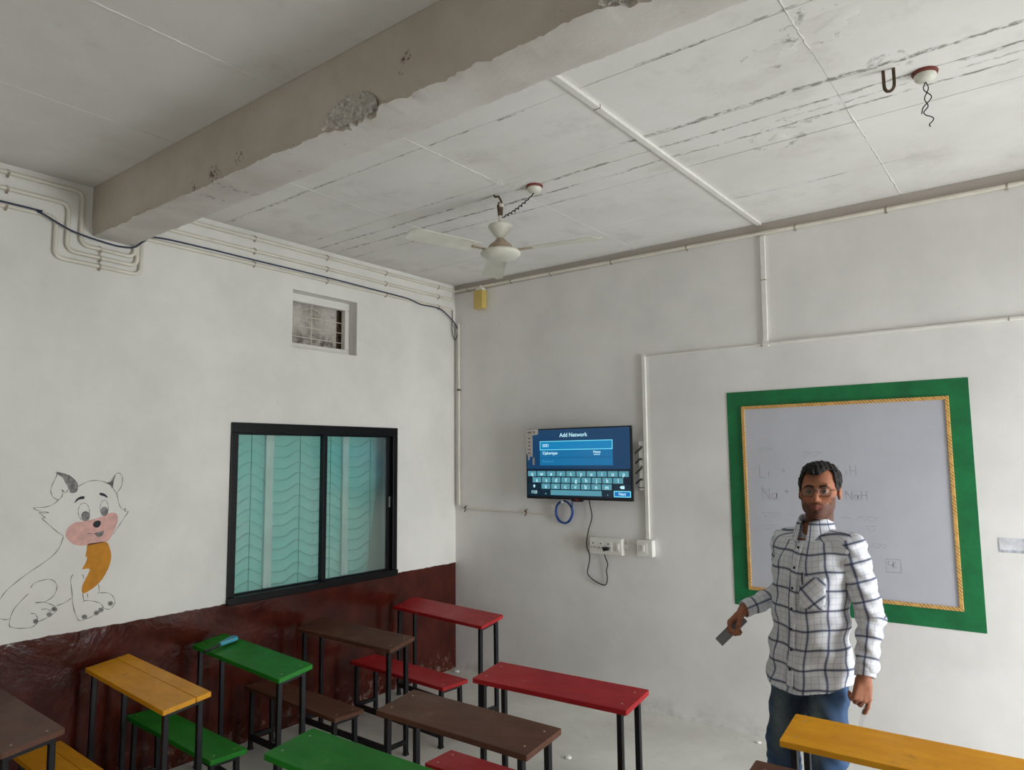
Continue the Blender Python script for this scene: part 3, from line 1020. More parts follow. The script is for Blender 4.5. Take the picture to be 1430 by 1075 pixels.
for pts in ([(258, 437), (236, 425), (224, 400), (228, 375), (240, 350), (252, 325), (248, 315), (275, 318), (310, 332), (335, 355), (343, 375), (338, 398), (320, 405), (305, 398)],
            [(252, 320), (275, 335), (290, 360), (300, 378), (308, 395)], [(300, 390), (290, 405), (278, 395), (272, 390), (278, 402), (272, 422), (258, 437)],
            [(343, 378), (380, 358), (420, 350), (455, 355), (490, 368)], [(515, 405), (522, 440), (530, 465), (545, 480), (555, 472), (552, 487), (566, 487), (545, 520), (525, 550), (500, 588)],
            [(470, 362), (488, 355), (505, 330), (520, 317), (535, 325), (541, 350), (535, 378), (520, 400), (512, 408)], [(500, 352), (497, 375), (505, 395), (515, 405)],
            [(258, 437), (235, 455), (200, 468), (148, 471), (175, 485), (215, 492), (190, 494), (172, 492), (200, 515), (185, 517), (215, 545), (250, 575), (280, 595)],
            [(385, 583), (410, 585), (430, 582), (458, 572)],
            [(280, 597), (265, 640), (240, 675), (190, 715), (130, 755), (70, 800), (25, 840), (0, 875), (-30, 920)],
            [(135, 825), (150, 805), (190, 790), (225, 788), (248, 805), (250, 830), (235, 860), (200, 885), (155, 890)],
            [(125, 850), (85, 890), (55, 930), (40, 985), (55, 1000), (100, 1003), (140, 998), (165, 980)],
            [(135, 937), (155, 940), (165, 958), (165, 975)], [(155, 890), (195, 888), (230, 900), (250, 915), (245, 930), (225, 945), (200, 960), (165, 975)], [(182, 920), (205, 917), (225, 928)],
            [(250, 903), (285, 890), (315, 870)], [(322, 765), (312, 790), (318, 850), (322, 900), (335, 945), (350, 968), (385, 960), (415, 945), (440, 930), (455, 915), (445, 895), (420, 885), (385, 880), (365, 885)],
            [(365, 765), (370, 785)], [(365, 850), (370, 882)], [(385, 850), (388, 868)], [(435, 808), (437, 840), (430, 850)], [(440, 846), (480, 848), (500, 865), (507, 890), (490, 915), (470, 918), (455, 910)],
            [(-30, 955), (0, 960), (25, 965), (42, 960)]):
    stroke('outline', pts)
for (a, b) in ((157, 972), (217, 942), (238, 918), (373, 953), (425, 935), (445, 922), (487, 893)):
    stroke('toe', ell(a, b, 11, 10, 10), .0024, True)
    fill('toe_shading', ell(a, b, 9, 8, 10), M['pencil_shade'], .0009, 2)

# ================================================================== TELEVISION
tv = tag(empty('television', (1.262, -.012, 1.405)), 'wall mounted black television showing a blue keyboard screen', 'television')
TW, TH, TY = .906, .526, -.072
MB().box((-TW / 2, TY, 0), (TW / 2, TY + .022, TH)).build('television_case', M['black_plastic'], tv, bevel=.003)
MB().box((-.34, TY + .022, .05), (.34, TY + .052, .40)).build('television_back', M['black_plastic'], tv, bevel=.008)
MB().box((-.16, TY + .052, .14), (.16, .010, .34)).build('wall_mount', M['rust'], tv, bevel=.003)
ES = 1.0
M['scr_bg'] = emit('screen_navy', (12, 58, 96), ES)
M['scr_low'] = emit('screen_dark', (6, 26, 44), ES)
M['scr_panel'] = emit('screen_blue', (14, 108, 160), ES)
M['scr_panel2'] = emit('screen_blue_focus', (12, 126, 182), ES)
M['scr_cyan'] = emit('screen_cyan', (120, 226, 248), ES)
M['scr_key'] = emit('screen_key', (84, 148, 164), ES)
M['scr_keydark'] = emit('screen_key_dark', (10, 38, 54), ES)
M['scr_next'] = emit('screen_next', (10, 108, 182), ES)
M['scr_text'] = emit('screen_text', (196, 240, 252), ES)
M['scr_dim'] = emit('screen_dim_text', (62, 150, 190), ES)
SW, SH = TW - .020, TH - .028
SX, SZ, SY = -SW / 2, .018, TY - .0012


def sb(u0, v0, u1, v1, d, mat, name, parent=tv):     # screen rectangle: u right 0..1, v down 0..1, d layer
    y = SY - d * .0004
    return MB().box((SX + u0 * SW, y, SZ + (1 - v1) * SH), (SX + u1 * SW, y + .0003, SZ + (1 - v0) * SH)).build(name, mat, parent)


def st(s, u, v, size, mat, parent=tv, align='CENTER', name='lettering', d=4, bold=.0006):
    return text_mesh(name, s, size, mat, parent, (SX + u * SW, SY - d * .0004, SZ + (1 - v) * SH), align=align, ext=.0001, bold=bold)


scr = sb(0, 0, 1, .585, 0, M['scr_bg'], 'screen')
sb(0, .585, 1, 1, 0, M['scr_low'], 'screen')
st('Add Network', .475, .088, .042, M['scr_text'])
sb(.135, .17, .845, .305, 1, M['scr_cyan'], 'entry_field')
sb(.141, .180, .839, .295, 2, M['scr_panel2'], 'entry_field')
st('SSID', .163, .238, .030, M['scr_text'], align='LEFT')
sb(.135, .305, .845, .535, 1, M['scr_panel'], 'entry_panel')
sb(.135, .416, .845, .421, 2, M['scr_bg'], 'divider')
st('Ciphertype', .163, .352, .030, M['scr_text'], align='LEFT')
st('None', .70, .342, .026, M['scr_text'], align='CENTER')
for q in range(4): sb(.672 + q * .015, .372, .682 + q * .015, .386, 3, M['scr_text'], 'small_mark')
st('Password', .163, .476, .026, M['scr_dim'], align='LEFT', bold=0)
rows = (('qwertyuiop', .006, .9935, .620, .698), ('asdfghjkl', .055, .942, .713, .792), ('zxcvbnm', .147, .838, .806, .885))
for (ks, u0, u1, v0, v1) in rows:
    pw = (u1 - u0) / len(ks)
    for i, ch in enumerate(ks):
        k = sb(u0 + i * pw, v0, u0 + (i + 1) * pw - .010, v1, 1, M['scr_key'], 'key')
        st(ch, u0 + (i + .46) * pw, (v0 + v1) / 2 + .004, .040, M['scr_text'], k, name='key_letter')
for (u0, v0, u1, v1, m, s, sz) in ((.006, .806, .138, .885, 'scr_keydark', '', .03), (.852, .806, .994, .885, 'scr_keydark', '', .03), (.006, .90, .138, .975, 'scr_keydark', '?123', .030),
                                   (.150, .90, .232, .975, 'scr_keydark', ',', .036), (.240, .90, .735, .975, 'scr_key', '', .02), (.745, .90, .838, .975, 'scr_keydark', '.', .036)):
    k = sb(u0, v0, u1, v1, 1, M[m], 'key')
    if s: st(s, (u0 + u1) / 2, (v0 + v1) / 2, sz, M['scr_text'], k, name='key_letter')
k = sb(.846, .895, .998, .982, 1, M['scr_cyan'], 'key')
sb(.854, .907, .990, .970, 2, M['scr_next'], 'key_face', k)
st('Next', .922, .938, .028, M['scr_text'], k, name='key_letter')
# shift arrow and backspace symbols
y = SY - .0016
def sym(poly, u, v, nm):
    return MB().prism([(SX + u * SW + a, SZ + (1 - v) * SH + b) for a, b in poly], lambda a, b, t: (a, t, b), y, y + .0002).build(nm, M['scr_text'], tv)
sym([(0, .013), (.013, 0), (.006, 0), (.006, -.011), (-.006, -.011), (-.006, 0), (-.013, 0)], .072, .845, 'shift_symbol')
sym([(-.020, 0), (-.008, .011), (.018, .011), (.018, -.011), (-.008, -.011)], .923, .845, 'backspace_symbol')
for q in range(9): sb(.43 + q * .0125, .932, .43 + q * .0125 + .008, .945, 2, M['scr_dim'], 'faint_mark')
# paper spec sticker stuck over the upper corner, small second sticker
M['sticker'] = plain('sticker_paper', (206, 200, 192), .6, var=.06)
M['sticker_ink'] = plain('sticker_ink', (120, 104, 104), .6, var=.0)
yS = SY - .0024
MB().prism([(-TW / 2 + a * .906, TH - b * .526) for a, b in ((0.0, .005), (.128, .005), (.128, .07), (.118, .085), (.07, .09), (.07, .40), (.04, .40), (.035, .45), (.02, .45), (.02, .39), (0, .33))],
           lambda a, b, t: (a, t, b), yS, yS + .0004).build('spec_sticker', M['sticker'], tv)
for q in range(5): MB().box((-TW / 2 + .020, yS - .0003, TH - .075 - q * .028), (-TW / 2 + .044, yS, TH - .066 - q * .028)).build('sticker_print', M['sticker_ink'], tv)
MB().box((-TW / 2 + .018, yS - .0003, TH - .030), (-TW / 2 + .055, yS, TH - .020)).build('sticker_print', M['sticker_ink'], tv)
MB().box((-TW / 2 + .072, yS - .0003, TH - .030), (-TW / 2 + .088, yS, TH - .018)).build('sticker_print', M['sticker_ink'], tv)
MB().box((-TW / 2 + .062, yS, TH - .272), (-TW / 2 + .080, yS + .0004, TH - .218)).build('barcode_sticker', M['sticker'], tv)
for q in range(5): MB().box((-TW / 2 + .065, yS - .0003, TH - .266 + q * .010), (-TW / 2 + .077, yS, TH - .262 + q * .010)).build('sticker_print', M['sticker_ink'], tv)
M['logo_red'] = plain('logo_red', (150, 40, 44), .4, var=0)
MB().prism([(-.055, 0), (.055, 0), (.040, -.014), (-.040, -.014)], lambda a, b, t: (a, t, b), TY - .001, TY + .018).build('sensor_tab', M['black_plastic'], tv)
MB().box((-.016, TY - .0016, -.006), (.016, TY - .0010, .006)).build('logo', M['logo_red'], tv)

# cable holder with black plugs sticking out beside the television
ch = tag(empty('cable_plate', (1.752, -.002, 1.48)), 'white plate with black cable ends beside the television', 'cable plate')
MB().box((-.020, -.012, .0), (.024, 0, .34)).build('plate', M['pvc_white'], ch, bevel=.003)
for i, z in enumerate((.285, .215, .145, .075)):
    MB().tube(smooth_path([(-.035, -.030, z - .03), (-.018, -.028, z - .012), (.0, -.024, z + .002), (.010, -.016, z + .020 if i % 2 == 0 else z - .004)], 5), .006, 8).build('cable_end', M['black_cable'], ch, smooth=True)
MB().tube([(-.03, -.012, .018), (.024, -.012, .018)], .003, 6).build('tie', M['black_cable'], ch)

# blue coil under the set, power cord to the socket
coil = []
for k in range(3 * 28):
    a = 2 * math.pi * k / 28
    q = k / 84
    coil.append((1.105 + (.074 + .006 * math.sin(k * .37)) * math.cos(a) + .004 * q, -.016 - .010 * q + .003 * math.sin(k * .9), 1.308 + (.080 + .005 * math.cos(k * .51)) * math.sin(a)))
pre = [(1.012, -.010, 1.281), (1.02, -.012, 1.276)]
coil = coil[10:] + [(1.185, -.028, 1.35), (1.192, -.034, 1.40), (1.19, -.035, 1.44)]
cc = tag(empty('cable_coil', (0, 0, 0)), 'coiled blue network cable hanging under the television', 'cable')
MB().tube(coil, .0052, 8).build('coil', M['blue_cable'], cc, smooth=True)
MB().box((1.085, -.034, 1.374), (1.100, -.010, 1.398)).build('tie', M['pvc_white'], cc, bevel=.002)
cord = [(1.330, -.030, 1.42), (1.333, -.020, 1.36), (1.344, -.016, 1.28), (1.318, -.018, 1.20), (1.298, -.018, 1.12), (1.305, -.030, 1.065), (1.326, -.030, 1.01), (1.312, -.016, .95), (1.292, -.012, .885), (1.310, -.012, .855),
        (1.360, -.012, .825), (1.42, -.012, .806), (1.448, -.012, .815), (1.458, -.012, .86), (1.452, -.012, .91), (1.464, -.014, .955), (1.448, -.022, 1.01), (1.455, -.045, 1.050), (1.470, -.056, 1.066)]
pc = tag(empty('power_cord', (0, 0, 0)), 'black power cord hanging from the television to the socket board', 'cord')
MB().tube(smooth_path(cord, 6), .0040, 8).build('cord', M['black_cable'], pc, smooth=True)
MB().box((1.458, -.072, 1.056), (1.500, -.047, 1.080)).build('plug', M['black_plastic'], pc, bevel=.005)

# ------------------------------------------------------------------ socket board and switch box
sbd = tag(empty('socket_board', (1.468, 0, 1.083)), 'white board of three sockets and a switch under the television', 'socket board')
MB().box((-.132, -.045, -.058), (.132, -.0005, .058)).build('board_box', M['pvc_white'], sbd, bevel=.005)
for i in range(3):
    cx = -.100 + i * .062
    pl = MB().box((cx - .028, -.0475, -.036), (cx + .028, -.0445, .036)).build('socket', M['pvc_white'], sbd, bevel=.002)
    for (a, b, r) in ((0, .017, .005), (-.012, -.010, .004), (.012, -.010, .004)):
        MB().lathe([(r, 0), (r, .0012), (.0005, .0014)], (cx + a, -.0475, b), 10, axis='y').build('pin_hole', M['black_plastic'], pl)
sw = MB().box((.078, -.0475, -.034), (.118, -.0445, .034)).build('switch', M['pvc_white'], sbd, bevel=.002)
MB().box((.088, -.053, -.020), (.108, -.0475, .020)).build('rocker', M['pvc_white'], sw, bevel=.003)
sb2 = tag(empty('switch_box', (1.775, 0, 1.088)), 'small white switch box at the foot of the upright trunking', 'switch box')
MB().box((-.060, -.050, -.056), (.060, -.0005, .056)).build('box', M['pvc_white'], sb2, bevel=.005)
sw = MB().box((-.038, -.0525, -.036), (.022, -.0495, .036)).build('switch_plate', M['pvc_white'], sb2, bevel=.002)
MB().box((-.018, -.058, -.022), (.002, -.0525, .022)).build('rocker', M['pvc_white'], sw, bevel=.003)
tag(MB().box((1.602, -.014, 1.070), (1.714, -.0005, 1.104)).build('link_trunking', M['pvc_white'], bevel=.002), 'short white trunking joining the socket board to the switch box', 'trunking')

# ================================================================== WHITEBOARD
wbd = tag(empty('whiteboard', (3.043, 0, 1.45)), 'whiteboard in a thin gilt trim with a wide green painted border', 'whiteboard')
M['green_border'] = plain('green_border_paint', (18, 112, 62), .5, var=.12, scale=5, bump=.1)
M['board'] = plain('whiteboard_laminate', (192, 192, 200), .28, var=.02, scale=3)


def mat_gilt():
    t = NT('gilt_trim')
    P, x, y, z = t.pos()
    v = t.math('ADD', x, z)
    w = t.math('SINE', t.math('MULTIPLY', v, 330.0))
    f = t.math('MULTIPLY', t.ss(w, .45, .8), t.ss(t.noise(P, 30, 3, .6), .35, .55))
    t.base(t.mix(f, lin((218, 172, 100)), lin((120, 80, 40))))
    t.rough(.4)
    return t.m


M['gilt'] = mat_gilt()
bx0, bx1, bz0, bz1 = 2.376 - 3.043, 3.710 - 3.043, .779 - 1.45, 2.120 - 1.45
gx0, gx1, gz0, gz1 = 2.470 - 3.043, 3.615 - 3.043, .880 - 1.45, 2.026 - 1.45
mb = MB()
for (a, b, c, d) in ((bx0, gz1, bx1, bz1), (bx0, bz0, bx1, gz0), (bx0, gz0, gx0, gz1), (gx1, gz0, bx1, gz1)):
    MB().box((a, -.0035, b), (c, -.0003, d)).build('painted_border', M['green_border'], wbd)
MB().box((gx0 + .005, -.009, gz0 + .005), (gx1 - .005, -.0003, gz1 - .005)).build('white_panel', M['board'], wbd)
for (a, b, c, d) in ((gx0, gz1 - .020, gx1, gz1), (gx0, gz0, gx1, gz0 + .020), (gx0, gz0 + .020, gx0 + .020, gz1 - .020), (gx1 - .020, gz0 + .020, gx1, gz1 - .020)):
    MB().box((a, -.016, b), (c, -.004, d)).build('gilt_strip', M['gilt'], wbd, bevel=.003)
M['marker'] = plain('faded_marker', (166, 166, 174), .6, var=.1, scale=40)
M['marker_faint'] = plain('faint_marker', (178, 178, 186), .6, var=.1, scale=40)


def pen(strokes, x, z, s, mat='marker', name='handwriting', wd=.0045):
    """handwriting: strokes in letter units, placed with the lower-left corner at wall x, z"""
    mb = MB()
    for stk in strokes:
        P = smooth_path([(x - 3.043 + a * s, 0, z - 1.45 + b * s) for a, b in stk], 4)
        n = len(P)
        vs, fs = [], []
        for i, q in enumerate(P):
            t = (P[min(i + 1, n - 1)] - P[max(i - 1, 0)]).normalized()
            nn = Vector((-t.z, 0, t.x)) * (wd / 2)
            vs += [(q.x - nn.x, -.0094, q.z - nn.z), (q.x + nn.x, -.0094, q.z + nn.z)]
        for i in range(n - 1): fs.append((2 * i, 2 * i + 1, 2 * i + 3, 2 * i + 2))
        mb.add(vs, fs)
    return mb.build(name, M[mat], wbd)


L_ = [[(0, 1), (0, .5), (0, 0)], [(0, 0), (.3, 0), (.55, 0)]]
I_ = [[(.75, .5), (.75, 0)]]
PLUS = [[(0, .25), (.4, .25)], [(.2, .45), (.2, .05)]]
N_ = [[(0, 0), (0, .5), (0, 1)], [(0, 1), (.3, .5), (.6, 0)], [(.6, 0), (.6, .5), (.6, 1)]]
A_ = [[(1.15, .5), (.9, .5), (.8, .25), (.95, 0), (1.15, .2), (1.2, .5)], [(1.2, .5), (1.2, .15), (1.35, 0)]]
Hh = lambda o: [[(o, 1), (o, 0)], [(o + .5, 1), (o + .5, 0)], [(o, .5), (o + .5, .5)]]
pen(L_ + I_, 2.57, 1.575, .075)
pen(PLUS, 2.70, 1.60, .075)
pen(L_ + I_ + Hh(1.1), 3.03, 1.59, .060)
pen(N_ + A_, 2.58, 1.44, .075)
pen(PLUS, 2.715, 1.475, .075)
pen(N_ + A_ + Hh(1.55), 3.065, 1.45, .055)


def scribble(x, z, w, h, seed, bar=False):
    r = random.Random(seed)
    pts, u = [], 0
    while u < w:
        pts.append((u, r.uniform(0, h)))
        u += r.uniform(.008, .018)
    ss = [pts]
    if bar: ss.append([(0, h * 1.1), (w / 2, h * 1.15), (w, h * 1.1)])
    pen(ss, x, z, 1.0, 'marker_faint', wd=.0035)


for a in ((2.57, 1.735, .09, .02, 1, True), (2.62, 1.69, .04, .02, 2, False), (2.73, 1.69, .03, .02, 3, False), (2.83, 1.70, .12, .025, 4, True), (2.585, 1.65, .02, .02, 5, False),
          (2.57, 1.335, .12, .022, 6, True), (2.73, 1.345, .06, .02, 7, False), (2.585, 1.255, .08, .025, 8, True), (2.61, 1.19, .05, .025, 9, False),
          (3.03, 1.335, .06, .018, 10, False), (3.12, 1.33, .11, .022, 11, True), (3.16, 1.27, .06, .03, 12, True), (3.18, 1.18, .09, .022, 13, True)):
    scribble(*a)
pen([[(0, 0), (0, .07)], [(0, .07), (.075, .072)], [(.075, .072), (.075, 0)], [(.075, 0), (0, 0)]], 3.255, 1.055, 1, wd=.003)
pen([[(.1, 1), (.0, .9), (.0, .55), (.4, .5)], [(.5, 1), (.5, .2)], [(.8, .9), (.5, .5), (.9, .2)]], 3.268, 1.072, .045, wd=.004)

# smudged patch on the plaster beside the board
M['smudge'] = plain('smudged_paint', (216, 216, 220), .7, var=.1, scale=14)
pt = tag(empty('paint_smudge', (3.845, 0, 1.24)), 'small grey smudged rectangle rubbed on the wall beside the whiteboard', 'smudge')
MB().box((-.055, -.0008, -.028), (.060, -.0002, .036)).build('smudge_field', M['smudge'], pt)
M['smudge2'] = plain('smudge_edge', (188, 190, 198), .7, var=.15, scale=30)
MB().box((-.058, -.0012, -.040), (.062, -.0002, -.026)).build('smudge_edge', M['smudge2'], pt)
MB().box((-.058, -.0012, -.026), (-.052, -.0002, .034)).build('smudge_edge', M['smudge2'], pt)
MB().box((.048, -.0012, -.026), (.056, -.0002, .034)).build('smudge_edge', M['smudge2'], pt)

# ================================================================== SCHOOL DESKS AND BENCHES
def mat_top(name, c1, c2, wear):
    t = NT(name)
    P = t.obj()
    n = t.noise(P, 5, 5, .65, stretch=(.6, 2.4, 1))
    c = t.mix(t.ss(n, .3, .72), lin(c1), lin(c2))
    c = t.mix(t.math('MULTIPLY', t.ss(t.noise(P, 9, 6, .7), .56, .74), .45), c, lin(wear))
    c = t.mix(t.math('MULTIPLY', t.ss(t.noise(P, 60, 3, .6, stretch=(.15, 1, 1)), .70, .76), .3), c, lin(wear))
    t.base(c)
    t.rough(t.math('ADD', .34, t.math('MULTIPLY', t.noise(P, 7, 4, .6), .3)))
    t.b.inputs['Specular IOR Level'].default_value = .28
    t.bump(t.noise(P, 26, 4, .6, stretch=(.3, 2, 1)), .12, .004)
    return t.m


TOPS = {'red': mat_top('red_desk_paint', (182, 34, 38), (158, 24, 30), (190, 80, 80)),
        'brown': mat_top('brown_desk_paint', (104, 66, 47), (84, 50, 37), (128, 98, 78)),
        'green': mat_top('green_desk_paint', (24, 134, 26), (16, 112, 20), (84, 152, 60)),
        'yellow': mat_top('yellow_desk_paint', (234, 164, 26), (216, 144, 18), (132, 92, 40))}
M['steel_black'] = plain('black_steel_tube', (22, 22, 26), .42, 0, var=.2, scale=18, spec=.3)
M['screw'] = plain('screw_head', (190, 186, 176), .35, .6, var=0)


def seat_or_desk(name, colour, c, rz, L, D, zf, drop, label, cat, group, planks=1):
    """zf: height of the far edge; drop: how much lower the edge on the pupil's side is"""
    root = tag(empty(name, (c[0], c[1], 0), math.radians(rz)), label, cat, group)
    T = .022
    hl, hd = L / 2, D / 2

    def zt(v): return zf - drop * (hd - v) / D        # top surface height at local v (far = +hd)
    cuts = [-hd, hd] if planks == 1 else [-hd, hd * .36, hd]
    for q in range(len(cuts) - 1):
        a, b = cuts[q] + (.0012 if q else 0), cuts[q + 1] - (.0012 if q < len(cuts) - 2 else 0)
        poly = rounded(L, b - a, .007, 3, 0, (a + b) / 2) if planks == 1 else [(-hl, a), (hl, a), (hl, b), (-hl, b)]
        MB().prism(poly, lambda u, v, t: (u, v, zt(v) - T + t), 0, T).build('plank' if planks > 1 else 'top_board', TOPS[colour], root, bevel=.003)
    w = .0235
    lx, ly = hl - .045, hd - .030
    legs = []
    for sx in (-1, 1):
        for sy in (-1, 1):
            x, yv = sx * lx, sy * ly
            spl = .004 * sy
            MB().bar((x, yv + spl, .003), (x, yv, zt(yv) - T - .001), w, w, up=(0, 1, 0)).build('leg', M['steel_black'], root, bevel=.003)
            MB().box((x - .0135, yv + spl - .0135, 0), (x + .0135, yv + spl + .0135, .012)).build('foot', M['black_plastic'], root)
    for sx in (-1, 1):
        x = sx * lx
        MB().bar((x, -ly, zt(-ly) - T - .013), (x, ly, zt(ly) - T - .013), .024, .024).build('top_rail', M['steel_black'], root, bevel=.002)
        MB().bar((x, -ly - .010, .075), (x, ly + .010, .075), .022, .022).build('end_stretcher', M['steel_black'], root, bevel=.002)
    MB().bar((-lx, -ly - .010, .075), (lx, -ly - .010, .075), .024, .030).build('long_stretcher', M['steel_black'], root, bevel=.002)
    for sx in (-1, 1):
        for v in (-hd * .55, hd * .55):
            MB().lathe([(.0042, -.001), (.0042, .0008), (.0005, .0012)], (sx * (hl - .045), v, zt(v)), 10).build('screw', M['screw'], root)
    return root


GD, GB = 'sloping school desks', 'low school benches'
D_ = 'school desk'
for (col, c, rz, L, D, zf, dr_, lab, pl) in (
        ('red', (.555, -.725), -6.8, .963, .200, .670, .041, 'red topped school desk in the room corner', 1),
        ('brown', (.530, -1.533), -1.0, .893, .192, .670, .036, 'dark worn brown school desk between the red corner desk and the green wall desk', 1),
        ('green', (.553, -2.266), -5.7, .975, .186, .700, .032, 'green school desk by the maroon wall with a blue handled brush on it', 1),
        ('yellow', (.542, -2.813), -4.7, .959, .206, .700, .030, 'yellow school desk of two cracked planks by the maroon wall under the cat', 2),
        ('brown', (.497, -3.405), -2.0, .96, .212, .700, .030, 'grey brown school desk next to the wall, behind the two plank yellow desk', 1),
        ('red', (2.185, -1.738), 2.7, .804, .228, .700, .024, 'dark red school desk in the middle row, nearest the television wall', 1),
        ('brown', (2.129, -2.316), 0.0, .783, .225, .700, .026, 'smooth brown school desk in the middle row, behind the dark red desk', 1),
        ('green', (2.160, -2.855), .5, .82, .215, .700, .026, 'light green school desk in the middle row, behind the smooth brown desk', 1),
        ('yellow', (3.760, -1.640), .5, 1.16, .222, .700, .034, 'yellow school desk standing in front of the man', 1),
        ('brown', (3.700, -2.160), .5, 1.00, .220, .700, .030, 'brown school desk behind the yellow one in front of the man', 1)):
    seat_or_desk('school_desk', col, c, rz, L, D, zf, dr_, lab, 'desk', GD, pl)
for (col, c, rz, L, D, zf, lab, pl) in (
        ('red', (.622, -1.169), -3.6, .915, .215, .360, 'low red bench seen behind the legs of the dark brown desk', 1),
        ('brown', (.526, -1.906), -2.5, .903, .192, .365, 'low dark brown bench beneath the green desk by the window', 1),
        ('green', (.521, -2.600), -2.8, .911, .180, .380, 'low green bench beneath the two plank yellow desk', 1),
        ('yellow', (.600, -3.130), -2.5, .90, .200, .380, 'low yellow bench of two planks beneath the grey brown desk', 2),
        ('red', (2.170, -2.045), 1.0, .86, .180, .370, 'low red bench in the middle row beneath the smooth brown desk', 1)):
    seat_or_desk('school_bench', col, c, rz, L, D, zf, 0.0, lab, 'bench', GB, pl)

# small blue and black brush lying on the green desk by the wall
br = empty('hand_brush', (.297, -2.268, .6862))
br.rotation_euler = (0, math.radians(-9.8), math.radians(92))
tag(br, 'small brush with a light blue head and black handle on the green desk', 'brush')
M['brush_blue'] = plain('blue_plastic', (66, 164, 190), .4, var=.05)
MB().tube(smooth_path([(-.105, 0, .010), (-.06, .002, .011), (-.02, 0, .013), (0, 0, .015)], 4), .008, 10, radii=None).build('handle', M['black_plastic'], br, smooth='auto')
MB().prism([(-.012, -.011), (.02, -.018), (.065, -.028), (.088, -.024), (.096, 0), (.088, .024), (.065, .028), (.02, .018), (-.012, .011)], lambda u, v, t: (u, v, t), .006, .026).build('head', M['brush_blue'], br, bevel=.005)

# crumbs of plaster by the foot of the walls
for i, (x, yv, s) in enumerate(((2.52, -.10, .018), (.09, -.09, .026), (1.72, -.95, .022))):
    vs = []
    r = random.Random(i)
    mbx = MB()
    prof = [(s * .2, 0), (s * .9, s * .08), (s, s * .3), (s * .7, s * .6), (s * .2, s * .7)]
    mbx.lathe(prof, (0, 0, 0), 7)
    mbx.v = [(a * r.uniform(.7, 1.2), b * r.uniform(.6, 1.2), c) for a, b, c in mbx.v]
    tag(mbx.build('plaster_chip', M['pvc_white'], loc=(x, yv, 0)), ('white plaster chip on the floor by the back wall', 'white plaster chip on the floor in the room corner', 'plaster lump on the floor behind the dark red middle desk')[i], 'plaster chip')

